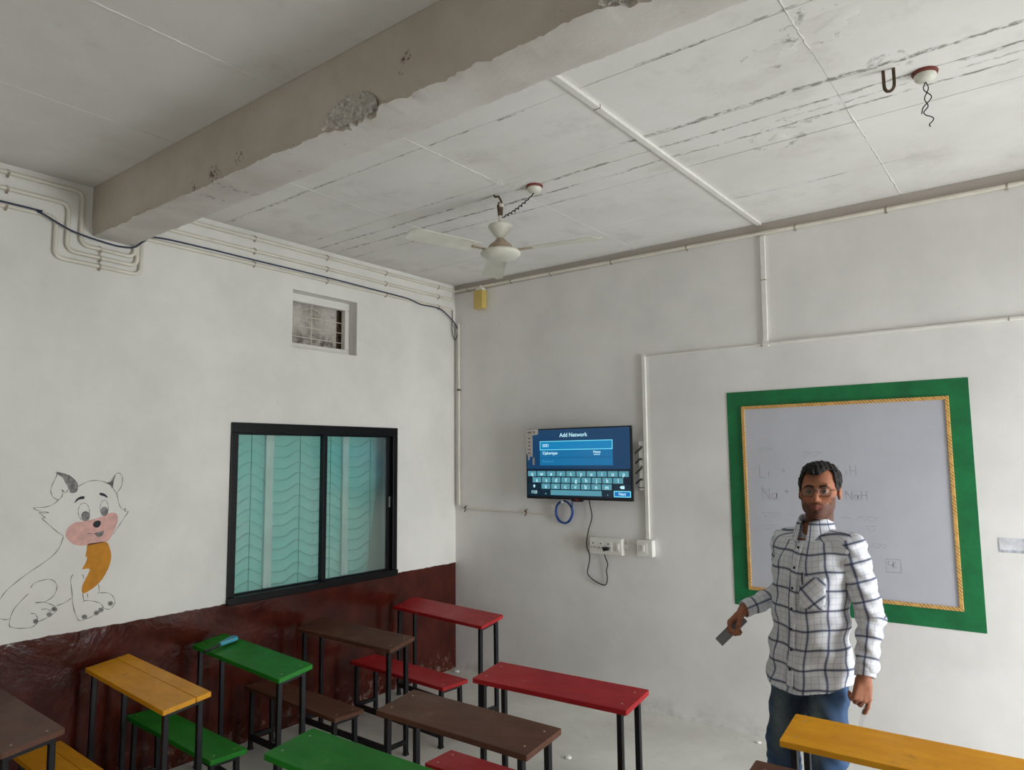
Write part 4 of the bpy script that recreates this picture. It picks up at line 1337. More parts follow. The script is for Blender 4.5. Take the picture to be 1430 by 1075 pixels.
# ================================================================== THE MAN
# every body part is a distance field sampled on a grid and skinned (surface nets); local frame: feet at the
# origin, front towards -Y, his own left side +X
class Field:
    def __init__(self, lo, hi, h):
        self.lo, self.h = np.array(lo, np.float32), h
        self.n = np.ceil((np.array(hi) - np.array(lo)) / h).astype(int) + 1
        self.d = np.full(self.n, .2, np.float32)
        self.ax = [(self.lo[i] + h * np.arange(self.n[i])).astype(np.float32) for i in range(3)]

    def sub(self, lo, hi):
        a = np.clip(np.floor((np.array(lo) - self.lo) / self.h).astype(int), 0, self.n - 1)
        b = np.clip(np.ceil((np.array(hi) - self.lo) / self.h).astype(int) + 1, 1, self.n)
        s = tuple(slice(a[i], b[i]) for i in range(3))
        return s, np.meshgrid(self.ax[0][s[0]], self.ax[1][s[1]], self.ax[2][s[2]], indexing='ij', sparse=True)

    def put(self, lo, hi, fn, k, op='u'):
        s, (x, y, z) = self.sub(lo, hi)
        if 0 in self.d[s].shape: return
        self.comb(s, fn(x, y, z), k, op)

    def comb(self, s, e, k, op):
        d = self.d[s]
        if op == 'u':
            hh = np.clip(.5 + .5 * (d - e) / k, 0, 1)
            self.d[s] = d + (e - d) * hh - k * hh * (1 - hh)
        else:                                    # smooth subtraction
            hh = np.clip(.5 - .5 * (d + e) / k, 0, 1)
            self.d[s] = d + (-e - d) * hh + k * hh * (1 - hh)

    def cone(self, a, b, ra, rb, k=.012, op='u'):
        a, b = np.array(a, float), np.array(b, float)
        m = max(ra, rb) + 2.5 * k + .01
        ab = b - a
        L = float(ab @ ab) + 1e-12

        def fn(x, y, z):
            t = np.clip(((x - a[0]) * ab[0] + (y - a[1]) * ab[1] + (z - a[2]) * ab[2]) / L, 0, 1)
            return np.sqrt((x - a[0] - t * ab[0]) ** 2 + (y - a[1] - t * ab[1]) ** 2 + (z - a[2] - t * ab[2]) ** 2) - (ra + (rb - ra) * t)
        self.put(np.minimum(a, b) - m, np.maximum(a, b) + m, fn, k, op)

    def ell(self, c, r, k=.012, op='u', rx=0.0):
        c, r = np.array(c, float), np.array(r, float)
        m = r + 2.5 * k + .01
        if rx: m = np.full(3, m.max())
        ca, sa = math.cos(rx), math.sin(rx)

        def fn(x, y, z):
            X, Y, Z = x - c[0], y - c[1], z - c[2]
            if rx: Y, Z = ca * Y + sa * Z, -sa * Y + ca * Z
            q = np.sqrt((X / r[0]) ** 2 + (Y / r[1]) ** 2 + (Z / r[2]) ** 2)
            g = np.sqrt((X / r[0] ** 2) ** 2 + (Y / r[1] ** 2) ** 2 + (Z / r[2] ** 2) ** 2) + 1e-9
            return q * (q - 1) / g
        self.put(c - m, c + m, fn, k, op)

    def mesh(self):
        d, n = self.d, self.n
        ins = d < 0
        c = [ins[i:n[0] - 1 + i, j:n[1] - 1 + j, k:n[2] - 1 + k] for i in (0, 1) for j in (0, 1) for k in (0, 1)]
        cnt = sum(q.astype(np.int8) for q in c)
        act = (cnt > 0) & (cnt < 8)
        I = np.argwhere(act)
        idx = -np.ones(act.shape, np.int64)
        idx[act] = np.arange(len(I))
        acc = np.zeros((len(I), 3)); w = np.zeros(len(I))
        off = [(i, j, k) for i in (0, 1) for j in (0, 1) for k in (0, 1)]
        vals = [d[I[:, 0] + o[0], I[:, 1] + o[1], I[:, 2] + o[2]].astype(float) for o in off]
        for a in range(8):
            for b in range(a + 1, 8):
                oa, ob = np.array(off[a]), np.array(off[b])
                if abs(oa - ob).sum() != 1: continue
                va, vb = vals[a], vals[b]
                m = (va < 0) != (vb < 0)
                t = np.where(m, va / np.where(m, va - vb, 1), 0)
                acc += m[:, None] * (oa + t[:, None] * (ob - oa))
                w += m
        V = self.lo + self.h * (I + acc / w[:, None])
        F = []
        for ax in range(3):
            u, v = [(1, 2), (2, 0), (0, 1)][ax]
            s0 = [slice(None)] * 3; s1 = [slice(None)] * 3
            s0[ax] = slice(0, n[ax] - 1); s1[ax] = slice(1, n[ax])
            A, B = ins[tuple(s0)], ins[tuple(s1)]
            E = np.argwhere(A != B)
            E = E[(E[:, u] > 0) & (E[:, v] > 0) & (E[:, u] < n[u] - 1) & (E[:, v] < n[v] - 1)]
            fl = A[E[:, 0], E[:, 1], E[:, 2]]
            q = []
            for (du, dv) in ((1, 1), (0, 1), (0, 0), (1, 0)):
                e = E.copy(); e[:, u] -= du; e[:, v] -= dv
                q.append(idx[e[:, 0], e[:, 1], e[:, 2]])
            Q = np.stack(q, 1)
            Q[~fl] = Q[~fl][:, ::-1]
            F.append(Q)
        return V, np.concatenate(F)


SHEAR = (.848 * .07, .528 * .07)


def lean(V):
    V = np.array(V, float)
    V[:, 0] += SHEAR[0] * V[:, 2]
    V[:, 1] += SHEAR[1] * V[:, 2]
    return V


def skin_mesh(name, parts, mats, parent=None, cols=None, uvs=None, relax=1):
    Vs, Fs, o = [], [], 0
    for V, F in parts:
        V = np.array(V, float)
        for _ in range(relax):               # light smoothing along the quads
            s = np.zeros_like(V); c = np.zeros(len(V))
            for a, b in ((0, 1), (1, 2), (2, 3), (3, 0)):
                np.add.at(s, F[:, a], V[F[:, b]]); np.add.at(c, F[:, a], 1)
                np.add.at(s, F[:, b], V[F[:, a]]); np.add.at(c, F[:, b], 1)
            V = V * .5 + .5 * s / np.maximum(c, 1)[:, None]
        Vs.append(V); Fs.append(F + o); o += len(V)
    V = np.concatenate(Vs); F = np.concatenate(Fs)
    me = bpy.data.meshes.new(name)
    L = lean(V)
    me.vertices.add(len(V)); me.vertices.foreach_set('co', L.astype(np.float32).ravel())
    me.loops.add(F.size); me.loops.foreach_set('vertex_index', F.astype(np.int32).ravel())
    me.polygons.add(len(F)); me.polygons.foreach_set('loop_start', np.arange(0, F.size, 4, dtype=np.int32))
    me.update(calc_edges=True)
    me.validate()
    me.polygons.foreach_set('use_smooth', [True] * len(me.polygons))
    for nm, fn in (cols or {}).items():
        at = me.attributes.new(nm, 'FLOAT_COLOR', 'POINT')
        c = np.ones((len(V), 4), np.float32)
        c[:, :3] = fn(V)
        at.data.foreach_set('color', c.ravel())
    for m in (mats if isinstance(mats, list) else [mats]): me.materials.append(m)
    ob = bpy.data.objects.new(name, me)
    COL.objects.link(ob)
    if parent: ob.parent = parent
    return ob


# ---- pose (local, before the slight sideways lean)
HEAD = np.array([0.026, .000, 1.558])
HYAW = math.radians(25)                        # head turned towards the camera
SH_R, EL_R, WR_R = np.array([-.143, .015, 1.318]), np.array([-.205, .118, 1.080]), np.array([-.282, -.075, 1.012])
SH_L, EL_L, WR_L = np.array([.165, .015, 1.318]), np.array([.238, .050, 1.045]), np.array([.262, -.030, .838])
HIP_R, KN_R, AN_R = np.array([-.085, .0, .80]), np.array([-.105, -.02, .46]), np.array([-.112, .025, .085])
HIP_L, KN_L, AN_L = np.array([.085, .0, .80]), np.array([.105, -.02, .46]), np.array([.115, .025, .085])

# torso outline: z, half width, half depth, centre y
TZ = np.array([.60, .70, .80, .90, 1.00, 1.10, 1.20, 1.28, 1.34, 1.40])
TA = np.array([.166, .166, .166, .160, .156, .158, .165, .165, .150, .10])
TB = np.array([.122, .122, .122, .120, .120, .122, .122, .112, .094, .07])
TC = np.array([.0, .0, .0, -.004, -.008, -.008, -.002, .006, .012, .016])


def torso_fn(grow, z0):
    def fn(x, y, z):
        zf = z.ravel()
        a = np.interp(zf, TZ, TA).reshape(z.shape) + grow
        b = np.interp(zf, TZ, TB).reshape(z.shape) + grow
        c = np.interp(zf, TZ, TC).reshape(z.shape)
        X, Y = np.abs(x) / a, np.abs(y - c) / b
        q = (X ** 2.4 + Y ** 2.4) ** (1 / 2.4)
        d = (q - 1) * np.minimum(a, b)
        d = np.maximum(d, (z - 1.345) * .8)
        return np.maximum(d, z0 - z)
    return fn


# ---------------------------------------------------------------- body (one continuous figure)
def rotz(p, a=HYAW):
    c, s = math.cos(a), math.sin(a)
    return np.array([c * p[0] - s * p[1], s * p[0] + c * p[1], p[2]])


# head field is modelled facing -Y around the point between the eyes, then turned
hf = Field((-.115, -.155, -.235), (.115, .145, .145), .0024)
hf.ell((0, .020, .036), (.0780, .095, .081), .01)
hf.ell((0, -.022, -.022), (.0675, .066, .084), .03)
hf.ell((0, -.034, -.080), (.0440, .048, .036), .03)
hf.ell((0, -.064, -.098), (.024, .022, .018), .025)
for s in (-1, 1):
    hf.ell((s * .046, -.056, -.022), (.022, .024, .020), .025)
    hf.ell((s * .045, -.014, -.066), (.014, .032, .022), .03)
    hf.ell((s * .031, -.103, -.001), (.021, .015, .0125), .012, 's')
hf.cone((-.038, -.079, .022), (.038, -.079, .022), .0105, .0105, .012)
hf.cone((0, -.084, .012), (0, -.1105, -.032), .0085, .0125, .010)
for s in (-1, 1): hf.ell((s * .0125, -.101, -.036), (.0090, .010, .0080), .006)
hf.ell((0, -.066, -.062), (.036, .022, .024), .02)
hf.cone((-.025, -.0840, -.0635), (0, -.0930, -.0600), .0036, .0050, .006)
hf.cone((.025, -.0840, -.0635), (0, -.0930, -.0600), .0036, .0050, .006)
hf.cone((-.020, -.0835, -.0705), (.020, -.0835, -.0705), .0050, .0050, .006)
hf.cone((0, -.0890, -.0718), (0, -.0895, -.0718), .0056, .0056, .006)
hf.cone((-.029, -.0850, -.0668), (0, -.0965, -.0662), .0016, .0016, .002, 's')
hf.cone((.029, -.0850, -.0668), (0, -.0965, -.0662), .0016, .0016, .002, 's')
for s in (-1, 1):
    hf.ell((s * .0800, .018, -.010), (.010, .020, .032), .006)
    hf.ell((s * .0885, .014, -.006), (.006, .012, .020), .005, 's')
    hf.cone((s * .031, -.0765, .0015), (s * .031, -.0770, .0015), .0138, .0138, .003)       # lids over the eyeball
    hf.cone((s * .031 - .012, -.0900, -.001), (s * .031 + .012, -.0900, -.001), .0020, .0020, .003, 's')
hf.cone((0, .022, -.08), (0, .026, -.235), .055, .060, .02)
HV, HF = hf.mesh()


def head_cols(V):
    skin = np.array(lin((164, 108, 80))[:3])
    stub = np.array(lin((62, 42, 36))[:3])
    lip = np.array(lin((142, 82, 74))[:3])
    c = np.tile(skin, (len(V), 1))
    x, y, z = V.T
    n = .006 * np.sin(x * 320) * np.sin(z * 280)
    beard = np.clip((-.052 - z + n + np.abs(x) * .30 - .0) / .020, 0, 1) * np.clip((.055 - y) / .03, 0, 1)
    beard = np.maximum(beard, np.clip((np.abs(x) - .052) / .01, 0, 1) * np.clip((-.012 - z) / .02, 0, 1) * np.clip((.02 - y) / .02, 0, 1))
    chin = np.clip(1 - np.sqrt((x / .017) ** 2 + ((z + .090) / .014) ** 2) * .8, 0, 1)
    mous = np.clip(1 - np.abs(z + .0525 + .10 * np.abs(x)) / .007, 0, 1) * (np.abs(x) < .030) * (y < -.07)
    low = np.clip((-.135 - z) / .03, 0, 1)
    b = np.clip(np.maximum(np.maximum(beard * .80, chin * 1.7), mous * .85) * (1 - low), 0, 1)
    c = c * (1 - b[:, None]) + stub * b[:, None]
    l = ((np.abs(z + .0665) < .0105 - .014 * np.abs(x) / .026 * .5) & (np.abs(x) < .027) & (y < -.078)).astype(float) * .85
    c = c * (1 - l[:, None]) + lip * l[:, None]
    rose = np.clip(1 - np.sqrt((x / .016) ** 2 + ((z + .03) / .02) ** 2), 0, 1) * (y < -.09)
    c = c * (1 - .35 * rose[:, None]) + np.array(lin((158, 86, 66))[:3]) * .35 * rose[:, None]
    return c


HC = head_cols(HV)


def to_head(V):                                # head-local -> person-local
    V = np.array(V, float)
    c, s = math.cos(HYAW), math.sin(HYAW)
    tilt = math.radians(-1)
    x, y, z = V[:, 0], V[:, 1], V[:, 2]
    return np.stack([c * x - s * y, s * x + c * y, z], 1) + HEAD


# hands --------------------------------------------------------------------------------------------
def hand_field(wr, zdir, pal, side, curls, spread, thumb, h=.0019, scale=1.0):
    """wr wrist; zdir along the hand; pal palm normal; side +1/-1 puts the thumb on +-cross(zdir, pal)"""
    zd = np.array(zdir, float); zd /= np.linalg.norm(zd)
    pn = np.array(pal, float); pn -= zd * (pn @ zd); pn /= np.linalg.norm(pn)
    xd = np.cross(zd, pn) * side               # towards the thumb
    Pt = lambda a, b, c: wr + scale * (xd * a + pn * b + zd * c)
    S = scale
    f = Field(wr - .15, wr + .15, h)
    f.cone(Pt(0, 0, -.028), Pt(0, 0, .0), .024 * S, .026 * S, .01)
    bases = []
    for i, (bx, ln) in enumerate(((.030, .076), (.010, .083), (-.011, .077), (-.030, .060))):
        top = .086 - .004 * abs(i - 1)
        f.cone(Pt(bx * .62, .002, .012), Pt(bx, 0, top), .0150 * S, .0118 * S, .012)
        a = np.array([bx, 0, top])
        ang = 0.0
        sp = spread[i]
        r = (.0098, .0092, .0086, .0078)
        for j, frac in enumerate((.45, .31, .24)):
            ang += curls[i][j]
            dv = np.array([math.sin(sp) * math.cos(ang), math.sin(ang), math.cos(sp) * math.cos(ang)])
            b = a + dv * ln * frac
            f.cone(Pt(*a), Pt(*b), (r[j] + .0003) * S * (.86 if i == 3 else 1), r[j + 1] * S * (.86 if i == 3 else 1), .003)
            a = b
        bases.append(a)
    a = np.array([.018, .010, .018])
    f.ell(Pt(.020, .010, .036), (.019 * S,) * 3, .012)
    for j, (q, r0, r1) in enumerate(zip(thumb, (.0150, .0112, .0100), (.0112, .0100, .0085))):
        b = a + np.array(q)
        f.cone(Pt(*a), Pt(*b), r0 * S, r1 * S, .005)
        a = b
    return f, Pt, bases, a


hand_dir_r = np.array([-.40, -.60, -.70])
HRf, PR, tipsR, thR = hand_field(WR_R + np.array([-.004, -.012, -.008]), hand_dir_r, (.80, .25, -.45), 1,
                                 [(.75, .95, .6), (.85, 1.0, .6), (.9, 1.05, .6), (.95, 1.05, .6)], (.06, 0, -.06, -.12),
                                 ((.020, .016, .024), (.006, .016, .026), (-.008, .010, .022)), scale=.98)
hand_dir_l = np.array([-.03, -.10, -1.0])
HLf, PL, tipsL, thL = hand_field(WR_L + np.array([-.002, -.006, -.014]), hand_dir_l, (-.72, .50, 0), 1,
                                 [(.22, .30, .15), (.75, .85, .5), (.9, .95, .5), (1.0, 1.0, .5)], (.02, 0, -.05, -.10),
                                 ((.012, .022, .030), (-.004, .014, .032), (-.004, .002, .022)), scale=.98)

bf = Field((-.36, -.22, .04), (.36, .24, 1.42), .006)
bf.put((-.25, -.2, .74), (.25, .2, 1.39), torso_fn(-.016, .76), .01)
bf.cone((0, .018, 1.33), (0, .012, 1.41), .062, .056, .03)
for s, (sh, el, wr) in ((-1, (SH_R, EL_R, WR_R)), (1, (SH_L, EL_L, WR_L))):
    bf.cone((s * .04, .015, 1.345), sh, .045, .046, .03)
    bf.cone(sh, el, .046, .038, .02)
    bf.cone(el, wr, .038, .025, .012)
for s, (hp, kn, an) in ((-1, (HIP_R, KN_R, AN_R)), (1, (HIP_L, KN_L, AN_L))):
    bf.cone(hp, kn, .078, .055, .02)
    bf.cone(kn, an, .055, .036, .012)
    bf.cone(an, an + np.array([s * .02, -.13, -.045]), .036, .026, .02)


def skin_cols_all(V):
    c = np.tile(np.array(lin((156, 102, 76))[:3]), (len(V), 1))
    c[:len(HV)] = HC
    return c


def mat_skin():
    t = NT('skin')
    at = t.node('ShaderNodeAttribute', attribute_name='tone')
    n = t.noise(t.obj(), 60, 4, .6)
    t.base(t.mix(t.math('MULTIPLY', t.ss(n, .35, .7), .18), at.outputs[0], lin((126, 76, 58))))
    t.rough(.60)
    t.b.inputs['Specular IOR Level'].default_value = .3
    t.b.inputs['Subsurface Weight'].default_value = .08
    t.b.inputs['Subsurface Radius'].default_value = (.01, .004, .002)
    return t.m


M['skin'] = mat_skin()
man = skin_mesh('person', [(to_head(HV), HF), bf.mesh(), HRf.mesh(), HLf.mesh()], M['skin'], None, {'tone': skin_cols_all})
man.location = (3.100, -1.233, 0)
man.rotation_euler = (0, 0, math.radians(-18))
tag(man, 'man in a checked shirt, jeans and glasses standing before the whiteboard', 'person')

# ---------------------------------------------------------------- eyes, brows, hair, glasses
M['eye_white'] = plain('eye_white', (122, 108, 100), .2, var=0)
M['iris'] = plain('dark_iris', (34, 22, 18), .15, var=0)
M['hair'] = None


def mat_hair():
    t = NT('black_hair')
    n = t.noise(t.obj(), 90, 4, .6, stretch=(1, .25, .5))
    t.base(t.mix(t.ss(n, .35, .7), lin((12, 10, 10)), lin((30, 25, 23))))
    t.rough(.62)
    t.b.inputs['Specular IOR Level'].default_value = .25
    t.bump(n, .5, .004)
    return t.m


M['hair'] = mat_hair()


def head_part(mb, name, mat, **k):
    mb.v = [tuple(v) for v in lean(to_head(np.array([tuple(q) for q in mb.v])))]
    return mb.build(name, mat, man, **k)


for s in (-1, 1):
    mb = MB()
    N, K = 20, 16
    R = .0128
    c = (s * .031, -.0785, 0.0005)
    for i in range(K):
        a0, a1 = math.pi * i / K, math.pi * (i + 1) / K
        vs = []
        for a in (a0, a1):
            for q in range(N):
                t = 2 * math.pi * q / N
                vs.append((c[0] + R * math.sin(a) * math.cos(t), c[1] - R * math.cos(a), c[2] + R * math.sin(a) * math.sin(t)))
        mb.add(vs, [(q, (q + 1) % N, N + (q + 1) % N, N + q) for q in range(N)], 1 if i < 3 else 0)
    head_part(mb, 'eye', [M['eye_white'], M['iris']], smooth=True)
    br_ = [(s * .012, -.0925, .0175), (s * .024, -.0945, .0225), (s * .038, -.0895, .0225), (s * .050, -.078, .0165)]
    head_part(MB().tube(smooth_path(br_, 5), .0035, 8, radii=[.0034 + .0012 * math.sin(math.pi * k / 15) - .0018 * (k / 15) for k in range(16)]), 'eyebrow', M['hair'], smooth=True)

# hair: a cap over the skull cut along the hairline, higher at the temples, brushed to one side
Hf = Field((-.115, -.125, -.125), (.115, .15, .150), .0024)


def hair_fn(x, y, z):
    def ell(c, r):
        X, Y, Z = x - c[0], y - c[1], z - c[2]
        q = np.sqrt((X / r[0]) ** 2 + (Y / r[1]) ** 2 + (Z / r[2]) ** 2)
        g = np.sqrt((X / r[0] ** 2) ** 2 + (Y / r[1] ** 2) ** 2 + (Z / r[2] ** 2) ** 2) + 1e-9
        return q * (q - 1) / g
    d = ell((0, .022, .038), (.0880, .1035, .0900))
    d = np.minimum(d, ell((-.012, -.020, .085), (.058, .070, .040)))
    d = d + .0016 * np.sin(x * 260 + y * 90 + z * 60) + .0010 * np.sin(x * 470 - y * 210) + .0012 * np.sin(y * 300 + z * 240)
    # hairline seen from the front: z of the edge across x, rising at the temples, tuft over the brow on one side
    xf = x + 0 * y
    line = .071 + .020 * np.exp(-((xf - .040) / .020) ** 2) - .004 * np.exp(-((xf + .012) / .018) ** 2) + .008 * np.exp(-((xf + .046) / .013) ** 2)
    line = np.where(np.abs(xf) > .061, line - (np.abs(xf) - .061) * 6.5, line)
    # front cut plane bends back down the sides: sideburn in front of the ear, then clear of the ear
    front = (line - z) * .8
    sidecut = np.maximum(-.018 - z, -(y + .012) * 0 - 1)
    back = np.clip((y + .030) / .050, 0, 1)
    low = np.where(y > .035, -.085, np.where(y > -.005, -.004, -.030))
    side = low - z + 0 * x
    cut = front * (1 - back) + side * back
    return np.maximum(d, cut)


Hf.put((-.115, -.125, -.125), (.115, .15, .15), hair_fn, .001)
V, F = Hf.mesh()
skin_mesh('hair', [(to_head(V), F)], M['hair'], man)

M['specs'] = plain('dark_red_spectacle_plastic', (70, 26, 26), .3, var=0)


def mat_lens():
    t = NT('spectacle_lens')
    t.n.remove(t.b)
    tr = t.node('ShaderNodeBsdfTransparent')
    tr.inputs[0].default_value = (.94, .95, .95, 1)
    gl = t.node('ShaderNodeBsdfGlossy'); gl.inputs['Roughness'].default_value = .08
    mx = t.node('ShaderNodeMixShader'); mx.inputs[0].default_value = .04
    t.link(tr.outputs[0], mx.inputs[1]); t.link(gl.outputs[0], mx.inputs[2]); t.link(mx.outputs[0], t.out.inputs[0])
    return t.m


M['lens'] = mat_lens()
mb = MB()
for s in (-1, 1):
    poly = rounded(.051, .035, .012, 5, s * .0325, -.003)
    yb_ = lambda u: -.104 + 2.2 * (abs(u) - .01) ** 2
    mb.tube([(u, yb_(u), v) for u, v in poly], .0016, 6, closed=True)
    mb.tube([(s * .058, yb_(.058), .006), (s * .071, -.085, .006), (s * .082, -.02, .004), (s * .083, .020, -.002), (s * .081, .034, -.018)], .0017, 6)
mb.tube([(-.0075, yb_(.0075), .002), (0, -.1055, .005), (.0075, yb_(.0075), .002)], .0016, 6)
gl = head_part(mb, 'spectacle_frame', M['specs'], smooth=True)
for s in (-1, 1):
    poly = rounded(.049, .033, .011, 5, s * .0325, -.003)
    mb = MB().prism(poly, lambda u, v, t: (u, yb_(u) + t, v), 0, .0008)
    o = head_part(mb, 'lens', M['lens'])
    o.parent = gl

# ---------------------------------------------------------------- shirt
def seg_uv(V, pts):
    """length along and angle around a bent tube"""
    V = np.array(V)
    best = np.full(len(V), 9.0); U = np.zeros(len(V)); A = np.zeros(len(V))
    run = 0.0
    ref = np.array([0, -1.0, 0.0])
    for a, b in zip(pts[:-1], pts[1:]):
        d = b - a; L = np.linalg.norm(d); d = d / L
        t = np.clip((V - a) @ d, 0, L)
        q = V - a - t[:, None] * d
        r = np.linalg.norm(q, axis=1)
        u = ref - d * (ref @ d); u /= np.linalg.norm(u); w = np.cross(d, u)
        m = r < best
        best = np.where(m, r, best); U = np.where(m, run + (V - a) @ d, U); A = np.where(m, np.arctan2(q @ w, q @ u), A)
        run += L
    return U, A


def mat_shirt():
    t = NT('checked_shirt_cotton')
    at = t.node('ShaderNodeAttribute', attribute_name='weave')
    s = t.node('ShaderNodeSeparateColor')
    t.link(at.outputs[0], s.inputs[0])
    u, v = s.outputs[0], s.outputs[1]

    def line(c, period, off, w):
        f = t.math('FRACT', t.math('ADD', t.math('DIVIDE', c, period), off))
        d = t.math('MULTIPLY', t.math('ABSOLUTE', t.math('SUBTRACT', f, .5)), period)
        return t.ss(d, w * 1.1, w * .2)
    c = lin((218, 219, 223))
    soft = t.math('MAXIMUM', line(u, .0810, 0.02, .0135), line(v, .0790, .02, .0125))
    c = t.mix(t.math('MULTIPLY', soft, .30), c, lin((150, 158, 176)))
    fine = t.math('MAXIMUM', line(u, .0270, .0, .0022), line(v, .0263, .0, .0020))
    c = t.mix(t.math('MULTIPLY', fine, .38), c, lin((120, 126, 142)))
    c = t.mix(t.math('MULTIPLY', line(u, .0810, .02, .0062), .84), c, lin((42, 58, 96)))
    c = t.mix(t.math('MULTIPLY', line(v, .0790, .02, .0062), .84), c, lin((34, 44, 76)))
    t.base(c)
    t.rough(.8)
    t.bump(t.noise(t.obj(), 16, 4, .6), .35, .010)
    return t.m


M['shirt'] = mat_shirt()
M['shirt_button'] = plain('dark_button', (36, 40, 58), .4, var=0)
HEM = .735
sf = Field((-.27, -.21, .62), (.27, .21, 1.46), .0050)


def shirt_fn(x, y, z):
    d = torso_fn(.004, .5)(x, y, z)
    w = .0045 * np.sin(z * 38 + x * 22 + y * 14) * np.clip((1.22 - z) / .3, .15, 1) + .0030 * np.sin(z * 61 - x * 41) + .0035 * np.sin(x * 47 + y * 30 + z * 9) * np.clip((1.05 - z) / .3, 0, 1)
    return d + w - .012 * np.clip((.92 - z) / .2, 0, 1)


sf.put((-.27, -.21, .62), (.27, .21, 1.46), shirt_fn, .001)
for s, sh in ((-1, SH_R), (1, SH_L)):
    sf.cone((s * .055, .016, 1.350), sh + np.array([-s * .005, 0, -.004]), .050, .062, .03)
    sf.cone(sh + np.array([-s * .02, 0, 0]), sh + np.array([-s * .03, 0, -.05]), .062, .055, .03)
sf.cone((0, .018, 1.33), (0, .016, 1.375), .074, .064, .02)
# neck opening and V at the throat, curved hem
sf.cone((0, .012, 1.40), (0, .010, 1.46), .0565, .062, .002, 's')
sf.cone((0, -.02, 1.43), (0, -.105, 1.345), .052, .004, .002, 's')
sx_, (gx_, gy_, gz_) = sf.sub((-.27, -.21, .62), (.27, .21, 1.46))
hemz = HEM + .022 * np.cos(np.arctan2(gx_, -gy_) * 2 + math.pi) + 0 * gz_
sf.d = np.maximum(sf.d, (hemz - gz_).astype(np.float32))
V, F = sf.mesh()


def weave_torso(V):
    c = np.zeros((len(V), 3))
    x, y, z = V.T
    c[:, 0] = np.arctan2(x, -(y)) * .150 + 2.0 + .006 * np.sin(z * 11) + .004 * np.sin(z * 31)
    c[:, 1] = z + .008 * np.sin(x * 18 + 1) + .05 * np.abs(x) * np.clip((z - 1.2) / .15, 0, 1) + .004 * np.sin(x * 40)
    return c


shirt = skin_mesh('shirt', [(V, F)], M['shirt'], man, {'weave': weave_torso})


def sleeve(sh, el, wr, puff):
    d = (wr - el) / np.linalg.norm(wr - el)
    end = wr + d * .004
    lo = np.minimum(np.minimum(sh, el), wr) - .10
    hi = np.maximum(np.maximum(sh, el), wr) + .10
    f = Field(lo, hi, .0042)
    f.cone(sh, el, .0655, .0530, .012)
    f.cone(el, end, .0530, .0385, .016)
    if puff:
        m = el + (end - el) * .80
        f.ell(m + np.array([.022, .004, .0]), (.030, .030, .030), .016)
    f.cone(end - d * .05, end + d * .02, .0375, .0370, .004)
    s, (x, y, z) = f.sub(lo, hi)
    w = .0036 * np.sin(x * 60 + z * 95 + y * 30) + .0024 * np.sin(z * 150 - y * 80 + x * 40)
    e = (x - end[0]) * d[0] + (y - end[1]) * d[1] + (z - end[2]) * d[2]
    f.d = np.maximum(f.d + w.astype(np.float32), e.astype(np.float32))
    V, F = f.mesh()

    def wv(V):
        U, A = seg_uv(V, [sh, el, end])
        c = np.zeros((len(V), 3))
        c[:, 0] = A * .048 + 2.0
        c[:, 1] = U * 1.0 + .30
        return c
    o = skin_mesh('sleeve', [(V, F)], M['shirt'], shirt, {'weave': wv})
    # cuff band
    N = 26
    u = np.cross(d, [0, 0, 1.0]); u /= np.linalg.norm(u); w_ = np.cross(d, u)
    vs = []
    for t, r in ((-.052, .0385), (-.050, .0405), (-.002, .0400), (.006, .0395), (.006, .0365), (-.01, .034)):
        for k in range(N):
            a = 2 * math.pi * k / N
            vs.append(end + d * t + (u * math.cos(a) + w_ * math.sin(a)) * r)
    fs = [(i * N + k, i * N + (k + 1) % N, (i + 1) * N + (k + 1) % N, (i + 1) * N + k) for i in range(5) for k in range(N)]
    me = skin_mesh('cuff', [(np.array(vs), np.array(fs))], M['shirt'], shirt, {'weave': wv}, relax=0)
    return o


sleeve(SH_R, EL_R, WR_R, False)
sleeve(SH_L, EL_L, WR_L, True)

# collar: standing band folded over, open at the throat
N = 44
vs, fs = [], []
prof = ((.060, -.020), (.0575, .012), (.060, .026), (.064, .029), (.070, .020), (.080, -.006), (.084, -.016), (.081, -.019), (.068, .010), (.064, .0), (.064, -.020))
gap = math.radians(14)
for k in range(N + 1):
    a = gap + (2 * math.pi - 2 * gap) * k / N          # 0 = front
    fr = max(0, math.cos(a)) ** 2
    tip = max(0, 1 - min(a - gap, 2 * math.pi - gap - a) / .55)
    for i, (r, z) in enumerate(prof):
        rr, zz = r, z
        if i in (5, 6, 7): rr, zz = r + .012 * tip, z - .026 * tip - .004 * fr
        rr *= 1.0 + .10 * fr
        vs.append((rr * math.sin(a), .014 - rr * math.cos(a) - .004 * fr, 1.408 + zz * 1.35 - .026 * fr + .006 * (1 - math.cos(a)) / 2))
P = len(prof)
for k in range(N):
    for i in range(P):
        j = (i + 1) % P
        fs.append((k * P + i, k * P + j, (k + 1) * P + j, (k + 1) * P + i))


def wv_col(V):
    c = weave_torso(V)
    c[:, 1] = V[:, 2] * 1.0 + .045
    return c


skin_mesh('collar', [(np.array(vs), np.array(fs))], M['shirt'], shirt, {'weave': wv_col}, relax=0)


def front_y(x, z, grow=.004):
    a = np.interp(z, TZ, TA) + grow; b = np.interp(z, TZ, TB) + grow; c = np.interp(z, TZ, TC)
    w = .0045 * math.sin(z * 38 + x * 22) * min(1, max(.15, (1.22 - z) / .3))
    return c - b * max(0, 1 - (abs(x) / a) ** 2.4) ** (1 / 2.4) - .012 * min(1, max(0, (.92 - z) / .2)) + w


